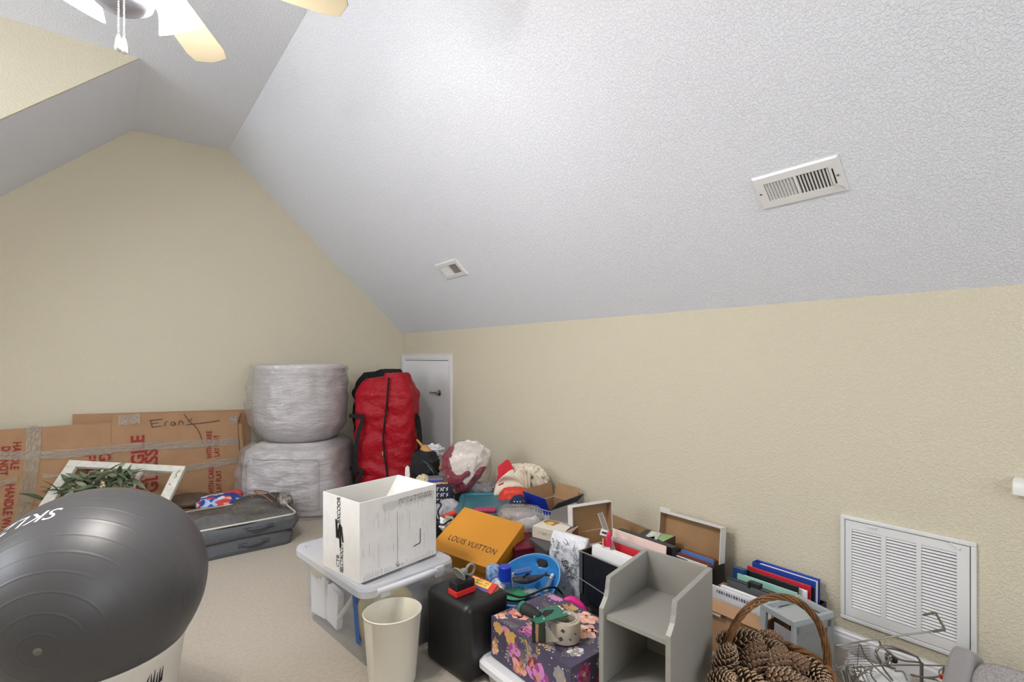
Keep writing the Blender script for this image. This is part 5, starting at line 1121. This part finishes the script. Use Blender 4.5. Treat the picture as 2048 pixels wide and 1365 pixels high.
# ------------------------------------------------------------------ the heap between chairs and organizer
def hidden_carton(name, label, cat, a, d, w, dep, h, m, ang=0, z0=0):
    t = thing(name, label, cat, (*W(a, d)[:2], z0), ang); b = B(); b.box((0, 0, h / 2), (w, dep, h), bev=.004); b.done('box_body', m, t)
    b = B(); b.box((0, 0, h * .985), (w + .012, dep + .012, h * .06), bev=.003); b.done('lid', m, t); return t
hidden_carton('storage_crate', 'black storage crate under the dark handbag near the small door', 'crate', -.64, 4.0, .33, .44, .36, M_BLACK, CANG)
hidden_carton('storage_crate', 'dark grey storage crate under the bag of white fleece', 'crate', -.30, 3.97, .28, .28, .33, mat('charcoal_plastic', (52, 52, 56), .5), CANG)
hidden_carton('storage_crate', 'black low crate between white carton and teal tote', 'crate', -.50, 3.42, .22, .36, .17, M_BLACK, -40)
hidden_carton('storage_crate', 'maroon storage crate beneath the orange lettered box', 'crate', -.005+.065, 3.0, .16, .24, .27, mat('maroon_plastic', (104, 16, 40), .45), -20)
hidden_carton('taped_carton', 'brown taped carton beneath the holly print cloth by the wall', 'carton', .10, 3.86, .26, .38, .30, M_KRAFT, -2)
hidden_carton('drawer_box', 'dark grey drawer box under the small food carton', 'drawer box', .25, 2.90, .22, .20, .30, mat('slate_plastic', (84, 84, 84), .5), -14)
tt = thing('teal_tote', 'teal lidded storage tote with a maroon latch behind the orange box', 'storage tote', (*W(-.185, 3.49)[:2], 0), CANG + 2)
M_TEAL = mat('teal_plastic', (40, 104, 118), .4)
b = B(T(-.19, -.25, 0)); tote_body(b, .38, .50, .33, .02, .02); b.done('tote_body', M_TEAL, tt, smooth=40)
b = B(); P0 = rrect(.38, .50, .08, 8); P1 = rrect(.365, .485, .075, 8); P2 = rrect(.31, .43, .06, 8); P3 = rrect(.295, .415, .055, 8)
loop(b, P0, .32, P0, .35); loop(b, P0, .35, P1, .362); loop(b, P1, .362, P2, .362); loop(b, P2, .362, P3, .352); b.face([(*p, .352) for p in P3]); b.done('tote_lid', M_TEAL, tt, smooth=35)
b = B(); b.box((.0, -.225, .372), (.15, .06, .03), bev=.012, seg=3); b.done('latch', mat('maroon_latch', (160, 44, 84), .4), tt, smooth=50)
t = thing('fleece_bag', 'white and maroon fleece blankets stuffed in a clear plastic bag by the wall', 'bag', (*W(-.365, 3.84)[:2], .375), CANG)
M_FLW = mat('white_fleece', (224, 214, 206), .95, bump=(70, .6, .01, 3), sheen=.4); M_MAR = mat('maroon_fleece', (132, 12, 50), .8, bump=(30, .5, .01, 3))
MPATH = [((-.125, .30), (-.155, .22), (-.125, .13), (-.08, .07), (-.035, .03), (.0, -.015), (.05, .0), (.10, .06), (.14, .12)), ((-.06, .085), (-.01, .095), (.035, .125))]
def seg_d(p, a, c):
    a, c = Vector(a), Vector(c); t = max(0, min(1, (p - a).dot(c - a) / (c - a).length_squared)); return (p - a - (c - a) * t).length
def mar(p):
    q = Vector((p.x, p.z)); d1 = min(seg_d(q, a, c) for a, c in zip(MPATH[0], MPATH[0][1:])) / .046; d2 = min(seg_d(q, a, c) for a, c in zip(MPATH[1], MPATH[1][1:])) / .022
    return min(d1, d2) if p.y < .06 else 9
def fleece(u, v):
    th = -2 * math.pi * u; ph = (v - .5) * math.pi * .9999; q = Vector((math.cos(ph) * math.cos(th), math.cos(ph) * math.sin(th), math.sin(ph)))
    nz = .6 - 2 * abs(noise.noise(q * 2.0 + Vector((3, 7, 1)))) + .3 * noise.noise(q * 5); k = 1 + .16 * nz + .07 * noise.noise(q * 4.2 + Vector((9, 2, 5)))
    z = q.z * .195 * k; w = .74 + .34 * max(-1, min(1, (z + .08) / .2))
    p = Vector((q.x * .178 * k * w + .035 * (z / .19), q.y * .115 * k, z + .145)); m = mar(p)
    if m < 1.0: p.y -= .016 * math.sqrt(max(0, 1 - m * m))
    return p
b = B(); b.grid(fleece, 150, 90, lambda u, v: 1 if mar(fleece(u + .5 / 150, v + .5 / 90)) < 1 else 0, wrap=True); b.done('fleece_blanket', [M_FLW, M_MAR], t, smooth=80)
b = B(); b.blob((.195, .15, .205), .9, .07, 2.5, 6, 64, 36, (.012, -.015, .148)); b.done('clear_bag', film('clear_poly_bag', (222, 218, 220), .03, .10, (14, 1.0, .03, 4), gl=.5), t, smooth=70)
b = B(); b.blob((.10, .05, .045), .8, .3, 4, 8, 30, 18, (.13, .0, -.01)); b.done('crumpled_neck', mat('bag_neck_film', (190, 184, 184), .12, alpha=.6, bump=(24, 1, .02, 4)), t, smooth=50)

t = thing('holly_cloth', 'cream holly-print cloth with red border bunched against the right wall', 'cloth', (*W(.045, 3.80)[:2], .315), CANG)
M_LIN = mat('cream_linen', (226, 214, 194), .85, bump=(90, .3, .004, 3)); M_XRED = mat('christmas_red', (196, 22, 44), .75)
def cloth(fn, m, nm, nu=26, nv=20): b = B(); b.grid(fn, nu, nv); return b.done(nm, m, t, smooth=70, solid=.003)
b = B(); b.blob((.17, .10, .115), .85, .30, 2.6, 5, 96, 56, (.035, .03, .10), ridge=True); b.done('bunched_linen', M_LIN, t, smooth=70)
def cone_(cx, cy, cz, h, w, a0, a1, tip):   # an open fold of cloth fanning out
    return lambda u, v: (cx + v * w * math.cos(a0 + (a1 - a0) * u) + tip[0] * (1 - v), cy - .085 - .03 * math.sin(math.pi * u) * v + .022 * v * math.sin(9 * u + 5 * v) + tip[1] * (1 - v), cz + v * h * math.sin(a0 + (a1 - a0) * u) + tip[2] * (1 - v))
cloth(cone_(-.02, .0, .02, .20, .16, R_(182), R_(95), (.06, .0, .07)), M_LIN, 'linen_fold')
cloth(cone_(.03, .0, .03, .20, .10, R_(130), R_(60), (.02, .0, .03)), M_LIN, 'linen_fold'); cloth(cone_(.07, -.01, .0, .22, .06, R_(115), R_(55), (.0, .0, .0)), M_LIN, 'linen_fold'); cloth(cone_(.12, .0, .02, .17, .10, R_(120), R_(20), (.0, .02, .0)), M_LIN, 'linen_fold')
b = B(); b.slab([(-.185, -.10, -.005), (-.13, -.115, .02), (-.10, -.09, .14), (-.03, -.07, .215), (-.07, -.05, .285), (-.085, -.05, .29), (-.155, -.06, .235), (-.15, -.07, .20)], .012); b.done('red_border', M_XRED, t, bevel=.004)
b = B(); b.slab([(.13, -.14, .045), (.17, -.13, .045), (.165, -.13, .105), (.125, -.14, .10)], .008); b.slab([(.185, -.115, .06), (.215, -.10, .05), (.205, -.09, .11), (.18, -.105, .115)], .008); b.slab([(.06, -.15, .02), (.125, -.145, .05), (.11, -.145, .075), (.05, -.15, .045)], .008); b.done('red_patch', M_XRED, t, bevel=.003)
b = B(); b.tube(bez([(-.165, -.108, .0), (-.09, -.135, -.012), (.0, -.145, -.018), (.06, -.14, -.012)], 6), .014, 10); b.done('lace_edge', voro('lace_green', [(226, 220, 196), (150, 160, 110), (226, 220, 196), (226, 220, 196), (120, 130, 84)], 160), t, smooth=60)
rnd = random.Random(4)
for k in range(30):
    b = B(T(rnd.gauss(-.0, .03), -.150, .075 + rnd.gauss(0, .02)) @ RY(rnd.uniform(0, 180))); b.prism([(-.009, 0), (0, .002), (.009, 0), (0, -.002)], 0, .001); b.M = Matrix(); b.done('holly_sprig', mat('sprig_green', (120, 132, 78), .7), t)
b = B(T(.10, -.115, .17)); b.blob((.014, .006, .012), 1, 0, 1, 1, 16, 10); b.done('green_button', mat('holly_green', (58, 118, 52), .5), t, smooth=60)
t = thing('red_cloth_bag', 'orange-red satin pouch below the holly cloth', 'pouch', (*W(.02, 3.60)[:2], .29), CANG); b = B(); b.blob((.115, .06, .085), .8, .12, 2.5, 4, 44, 26, (.0, 0, .06)); b.done('pouch_body', mat('orange_red_satin', (214, 58, 38), .45), t, smooth=70)
hidden_carton('gift_carton', 'red gift carton standing below the satin pouch', 'carton', .09, 3.60, .12, .12, .27, mat('red_card', (150, 26, 30), .6), CANG)
t = thing('star_cloth', 'navy cloth with white stars beside the blue flapped carton', 'cloth', (*W(.045, 3.42)[:2], .27), CANG); b = B(); b.blob((.062, .04, .085), .8, .12, 2.5, 7, 36, 22, (0, 0, .07)); b.done('cloth_body', mat('navy_cloth', (26, 34, 70), .8), t, smooth=70)
b = B(); 
for k in range(16):
    x, z = -.035 + .02 * (k % 4) + .006 * (k // 4 % 2), .05 + .024 * (k // 4); y = -.043 * math.sqrt(max(.05, 1 - (x / .066) ** 2 - ((z - .07) / .09) ** 2)) - .001
    b.M = T(x, y, z) @ RX(90); b.prism([((.006 if i % 2 == 0 else .0026) * math.cos(i * math.pi / 5), (.006 if i % 2 == 0 else .0026) * math.sin(i * math.pi / 5)) for i in range(10)], 0, .002)
b.done('white_stars', M_PAPER, t)
hidden_carton('slim_carton', 'slim dark carton under the star-print cloth', 'carton', .045, 3.42, .09, .07, .26, M_BLACK, CANG)
# open blue and brown carton
bcF = W(.250, 3.36); ba = 45 + CANG
bc = thing('printed_carton', 'open white, blue and red printed carton with raised brown flaps by the wall', 'box', (bcF.x, bcF.y, 0), ba)
cw_, cd_, ch_ = .30, .215, .335
M_CBLUE = mat('carton_blue', (24, 48, 160), .5); M_CNAVY = mat('carton_navy', (52, 56, 78), .6)
b = B(); open_box(b, cw_, cd_, ch_, .005); b.done('carton_body', [mat('carton_white', (220, 222, 230), .5), M_KRAFTIN], bc)
flap([(0, cd_, ch_), (0, 0, ch_), (-.035, .005, ch_ + .085), (-.035, cd_ - .005, ch_ + .10)], M_CBLUE, bc); flap([(0, 0, ch_), (cw_, 0, ch_), (cw_ + .03, -.045, ch_ + .06), (.03, -.05, ch_ + .055)], M_CNAVY, bc)
flap([(0, cd_, ch_), (cw_, cd_, ch_), (cw_ - .01, cd_ + .015, ch_ + .105), (.0, cd_ + .015, ch_ + .105)], M_KRAFTIN, bc); flap([(cw_, 0, ch_), (cw_, cd_, ch_), (cw_ + .03, cd_ - .01, ch_ + .10), (cw_ + .03, .0, ch_ + .09)][::-1], M_KRAFTIN, bc)
b = B(frame((-.001, cd_ / 2, 0), (0, -1, 0), (0, 0, 1))); rnd = random.Random(6)
for k in range(9): x = -.10 + .025 * k; b.face([(x, ch_ - .004, 0), (x + .024, ch_ - .004, 0), (x + .02, ch_ - rnd.uniform(.015, .05), 0), (x + .005, ch_ - rnd.uniform(.01, .04), 0)], 0)
for k in range(8): z = ch_ - .075 - .026 * k; b.face([(-.02, z, .0002), (.012, z + .012, .0002), (.016, z + .028, .0002), (-.012, z + .02, .0002)], 1 if k > 1 else 0)
b.done('carton_print', [M_CBLUE, mat('print_red', (196, 44, 60), .5)], bc); scrawl(frame((-.0016, cd_ * .5, .20), (0, 0, 1), (0, 1, 0)), .18, .05, 1, M_CBLUE, bc, .007, 12)
# white shoe box with lid up
s1 = on_d(1138, 1066, 2.98); s2_ = on_d(1216, 1050, 3.10); s2_.z = s1.z; sx = s2_ - s1; swid = sx.length; sy = Vector((-sx.y, sx.x, 0)).normalized()
s1.z = .318; sbm = frame(s1, sx, sy)
sh = thing('shoe_box', 'white shoe box with its brown-lined lid hinged up beside the printed carton', 'box', M=T(s1.x, s1.y, .215) @ Matrix.Rotation(math.atan2(sx.y, sx.x), 4, 'Z'))
b = B(T(0, -.19, 0)); open_box(b, swid, .19, .10, .004); b.done('box_base', [M_LIDW, M_KRAFTIN], sh)
lid_up(sh, swid, .165, .05, frame((0, 0, .10), (1, 0, 0), (0, .06, 1)))
scrawl(frame((swid / 2 - .03, -.014, .2662), (1, 0, 0), (0, 1, 0)), .20, .022, 1, M_INK, sh, .0016, 4)
hidden_carton('storage_crate', 'black crate carrying the white shoe box', 'crate', .50, 2.955, .26, .19, .212, M_BLACK, -14)
# small food carton
q = [on_z(1128, 1068, .372), on_z(1156, 1053, .372), on_z(1073, 1049, .372)]
fa = math.atan2((q[1] - q[0]).y, (q[1] - q[0]).x); w1, d1 = (q[1] - q[0]).length, (q[2] - q[0]).length
fc = thing('food_carton', 'small white food carton with yellow badge and brown pasta picture', 'carton', M=T(q[0].x, q[0].y, .307) @ Matrix.Rotation(fa, 4, 'Z'))
b = B(); b.box((w1 / 2, d1 / 2, .0325), (w1, d1, .065)); b.done('carton_body', mat('cream_carton', (228, 220, 206), .5), fc)
b = B(T(0, 0, .0655)); R2 = lambda P_: [(x * w1, y * d1, 0) for x, y in P_]
b.face(R2([(.05, .02), (.98, .02), (.98, .14), (.5, .10)]), 0); b.face(R2([(.45, .55), (.95, .50), (.98, .98), (.60, .95)]), 1); b.face(R2([(.75, .1), (.98, .1), (.98, .5), (.85, .45)]), 2)
b.face([(w1 * .62 + .028 * math.cos(a), d1 * .72 + .024 * math.sin(a), .0005) for a in (k * .5236 for k in range(12))], 3)
b.done('label_print', [mat('print_brown', (84, 54, 36), .5), mat('print_tan', (150, 112, 76), .5), mat('print_grey_blue', (170, 172, 180), .5), mat('badge_yellow', (226, 190, 70), .5)], fc)
b = B(); b.face([(w1 + .0006, .02, .004), (w1 + .0006, d1 * .8, .004), (w1 + .0006, d1 * .5, .055), (w1 + .0006, .01, .062)]); b.face([(.25 * w1, -.0006, .004), (w1, -.0006, .004), (w1, -.0006, .06), (.6 * w1, -.0006, .05)]); b.done('picture_print', mat('print_rust', (132, 74, 44), .5, var=(40, .5)), fc)
scrawl(frame((-.0008, d1 * .6, .034), (0, -1, 0), (0, 0, 1)), .09, .022, 1, M_PENCIL, fc, .0012, 8)
# clear bag of white linens
t = thing('linen_bag', 'clear zipped plastic bag with white and taupe linens above the orange box', 'bag', (*W(.04, 3.21)[:2], .262), CANG)
b = B(); b.blob((.115, .075, .04), .6, .08, 2.5, 3, 40, 22, (-.015, .02, .085)); b.done('taupe_linen', mat('taupe_linen', (158, 144, 136), .85), t, smooth=70); b = B(); b.blob((.085, .07, .05), .8, .15, 3, 5, 40, 22, (.06, -.02, .045)); b.done('white_linen', mat('white_linen', (226, 224, 224), .85), t, smooth=70)
b = B(); b.blob((.15, .10, .078), .6, .07, 3, 8, 52, 28, (.01, 0, .075)); b.done('clear_bag', film('clear_zip_film', (206, 204, 208), .16, .10, (18, 1, .03, 4)), t, smooth=70)
# printed poly parcel
pT0, pT1 = on_d(1100, 1062, 2.74), on_d(1172, 1083, 2.62); pT1.z = pT0.z - .012; ppx = pT1 - pT0; PWd = ppx.length; nrm = Vector((ppx.y, -ppx.x, 0)).normalized()
PM = frame(pT0, ppx, Vector((0, 0, 1)) + nrm * -.10)
pp = thing('poly_parcel', 'white crinkled poly mailer parcel with black script standing by the blue tub', 'parcel', M=PM)
def par(u, v):
    a = 2 * math.pi * u; c, s = math.cos(a), math.sin(a); e = .28
    x = math.copysign(abs(c) ** e, c) * PWd / 2; z = math.copysign(abs(s) ** .6, s) * .04 * (1 - .75 * max(0, (v - .85) / .15))
    y = -.38 * (1 - v); nz = .008 * noise.noise(Vector((x * 14, y * 14, s * 2)))
    return (PWd / 2 + x * (1 + .02 * math.sin(v * 30)), y, z + nz - .04)
b = B(); b.grid(par, 64, 44, wrap=True); b.face([par(k / 64, 1) for k in range(64)]); b.face([par(k / 64, 0) for k in range(64)][::-1]); b.done('parcel_film', mat('white_poly', (226, 227, 234), .3, bump=(26, .9, .012, 4)), pp, smooth=60)
b = B(T(0, 0, .008)); rnd = random.Random(8)
for k in range(95):
    x, y = rnd.uniform(.015, PWd - .02), rnd.uniform(-.30, -.02); pl = [(x, y)]
    for j in range(rnd.randint(2, 4)): pl.append((pl[-1][0] + rnd.uniform(-.008, .008), pl[-1][1] + rnd.uniform(-.012, .008)))
    strokes(b, [pl], rnd.choice((.0012, .0018, .0028)), 0 if k % 3 else 1)
b.done('script_print', [M_INK, mat('grey_ink', (150, 152, 160), .6)], pp)['kind'] = 'stuff'
for tx, x, y, s, r, m in (('HOVE', .165, -.16, .05, 80, 1), ('EASY', .125, -.17, .045, -60, 0), ('to', .105, -.13, .05, 0, 1), ('the love', .055, -.085, .028, 80, 0), ('C U', .10, -.055, .04, 70, 1), ('US', .07, -.20, .05, 80, 0)):
    lettering(tx, s, T(x, y, .0085) @ RZ(r), (M_INK, MATS['grey_ink'])[m], pp, 'script_lettering', shear=.2)
t = thing('pink_bag', 'hot pink strap and smoky bag squeezed between parcel and floral box', 'bag', M=T(*on_z(1150, 1208, .25)) @ RZ(CANG)); b = B(); b.tube(bez([(-.05, 0, .015), (-.01, 0, .012), (.03, -.02, -.012), (.05, -.03, -.04)], 6), lambda t: .018 * math.sin(math.pi * (.15 + .8 * t)) + .003, 10); b.done('pink_strap', mat('hot_pink_fabric', (214, 20, 128), .5), t, smooth=60); b = B(); b.blob((.06, .03, .12), .8, .15, 3, 4, 30, 20, (.04, .01, -.14)); b.done('smoky_film', mat('smoky_film', (60, 58, 60), .2, alpha=.85), t, smooth=60)
# things around the handbag
def lump(nm, label, cat, px, py, d, r, m, seed, p=.8, amp=.22, fr=2.6, ang=0, ridge=False, sm=60):
    t = thing(nm, label, cat, M=T(*on_d(px, py, d)) @ RZ(CANG + ang)); b = B(); b.blob(r, p, amp, fr, seed, 44, 26, ridge=ridge); b.done(nm + '_body', m, t, smooth=sm); return t
t = lump('handbag', 'slouchy black handbag with a silver zip beside the red bag', 'handbag', 850, 933, 3.98, (.115, .09, .115), M_BFAB, 3); b = B(); b.tube(bez([(.03, -.09, .03), (.07, -.10, -.01), (.10, -.09, -.07)], 6), .004, 6); b.done('silver_zip', M_STEEL, t); b = B(); b.tube(bez([(.0, -.09, .06), (.06, -.10, .02), (.115, -.06, -.06)], 6), .009, 8); b.done('bag_strap', mat('dark_teal_strap', (34, 46, 48), .6), t, smooth=60)
p0, p1 = on_d(834, 880, 4.12), on_d(869, 922, 4.0); t = thing('bamboo_stick', 'tan bamboo stick with a sheath poking out above the handbag', 'stick', p1[:]); dv = (p0 - p1)
M_BAM = mat('bamboo_tan', (176, 122, 62), .6); b = B(); b.tube([p1 - dv * .4, p1 + dv * .5, p0], lambda t: .02 - .012 * t, 10); b.done('stick_body', M_BAM, t, world=True, smooth=50); b = B(); b.tube([p1 + dv * .0, p1 + dv * .30, p1 + dv * .62], lambda t: .026 + .008 * t, 12); b.done('sheath', mat('sheath_tan', (190, 140, 84), .6), t, world=True, smooth=50)
lump('plastic_bag', 'crumpled white plastic bag in front of the small door', 'plastic bag', 868, 902, 4.12, (.075, .05, .05), mat('white_film', (214, 214, 218), .3, bump=(30, 1, .02, 3)), 5, amp=.35, fr=4, sm=30)
b = B(T(*on_d(815, 962, 3.95)) @ RZ(CANG)); b.prism([(-.014, -.03), (.014, -.03), (.016, 0), (.02, .06), (.016, .105), (0, .12), (-.016, .105), (-.02, .06), (-.016, 0)], -.004, .004); b.bm.transform(T(*on_d(815, 962, 3.95)) @ RZ(CANG) @ RX(90) @ (T(*on_d(815, 962, 3.95)) @ RZ(CANG)).inverted()); tag(b.done('white_spatula', M_WHITE, None, bevel=.002), 'white plastic spatula standing behind the white carton', 'spatula')
lump('cream_bundle', 'cream cloth bundle behind the back corner of the white carton', 'cloth', 846, 963, 3.80, (.05, .05, .045), mat('cream_bundle_cloth', (206, 194, 160), .85), 6, amp=.3, fr=4)
t = thing('blue_flat_box', 'flat blue and grey box under the black handbag', 'box', M=T(*on_d(870, 962, 3.83)) @ RZ(CANG + 8)); b = B(); b.box((0, 0, 0), (.13, .10, .03)); b.done('box_body', mat('cobalt_card', (40, 64, 170), .5), t); b = B(); b.box((0, 0, .022), (.125, .095, .014)); b.done('grey_lid', mat('mid_grey_card', (120, 122, 130), .5), t)
t = thing('manila_envelope', 'orange manila envelope poking out below the blue flat box', 'envelope', M=T(*on_d(878, 972, 3.74)) @ RZ(CANG - 8) @ RX(14)); b = B(); b.box((0, 0, 0), (.12, .09, .008)); b.done('envelope_body', mat('manila', (222, 168, 92), .7), t)
lump('script_cloth', 'navy fabric pouch with white lettering behind the white carton corner', 'pouch', 884, 992, 3.62, (.085, .05, .085), mat('navy_pouch', (34, 36, 52), .75, var=(28, .1)), 4, amp=.1, ang=20)
scrawl(frame(on_d(886, 990, 3.545), W(1, .15), (0, 0, 1)), .12, .12, 3, M_PAPER, [o for o in COL.objects if o.name == 'script_cloth'][0], .0035, 7, True)
lump('grey_sack', 'silver grey plastic sack between white carton and teal tote', 'sack', 897, 1022, 3.45, (.085, .07, .075), mat('silver_film', (168, 166, 172), .3, bump=(14, .8, .02, 3)), 7, amp=.14)
t = thing('red_envelope', 'narrow red greeting carton above the pale green boxes', 'carton', M=T(*on_d(899, 1030, 3.33)) @ RZ(CANG + 22) @ RY(-14)); b = B(); b.box((0, 0, 0), (.09, .05, .014)); b.done('carton_body', mat('poppy_red', (214, 60, 40), .5), t)
for i, (px, py, d, m, r, lb) in enumerate(((888, 1044, 3.24, M_PAPER, 30, 'white gift tag box left of the pale green box'), (898, 1040, 3.26, mat('pale_green_card', (168, 176, 150), .6), 12, 'pale green small box under the red greeting carton'), (889, 1056, 3.19, M_PAPER, 48, 'lowest small white box beside the black cable'))):
    t = thing('small_box', lb, 'box', M=T(*on_d(px, py, d)) @ RZ(CANG + r) @ RY(r)); b = B(); b.box((0, 0, 0), (.05, .05, .032)); b.done('box_body', m, t); b = B(); b.box((0, 0, .012), (.052, .052, .010)); b.done('box_lid', m, t)
b = B(); b.tube(bez([on_d(872, 1002, 3.46), on_d(882, 1010, 3.36), on_d(876, 1024, 3.33), on_d(880, 1040, 3.25), on_d(874, 1046, 3.2), on_d(886, 1050, 3.16), on_d(897, 1043, 3.16), on_d(903, 1040, 3.18)], 8), .006, 8); tag(b.done('black_cable', M_BLACK, None, smooth=60), 'black cable looped beside the white carton and small boxes', 'cable')
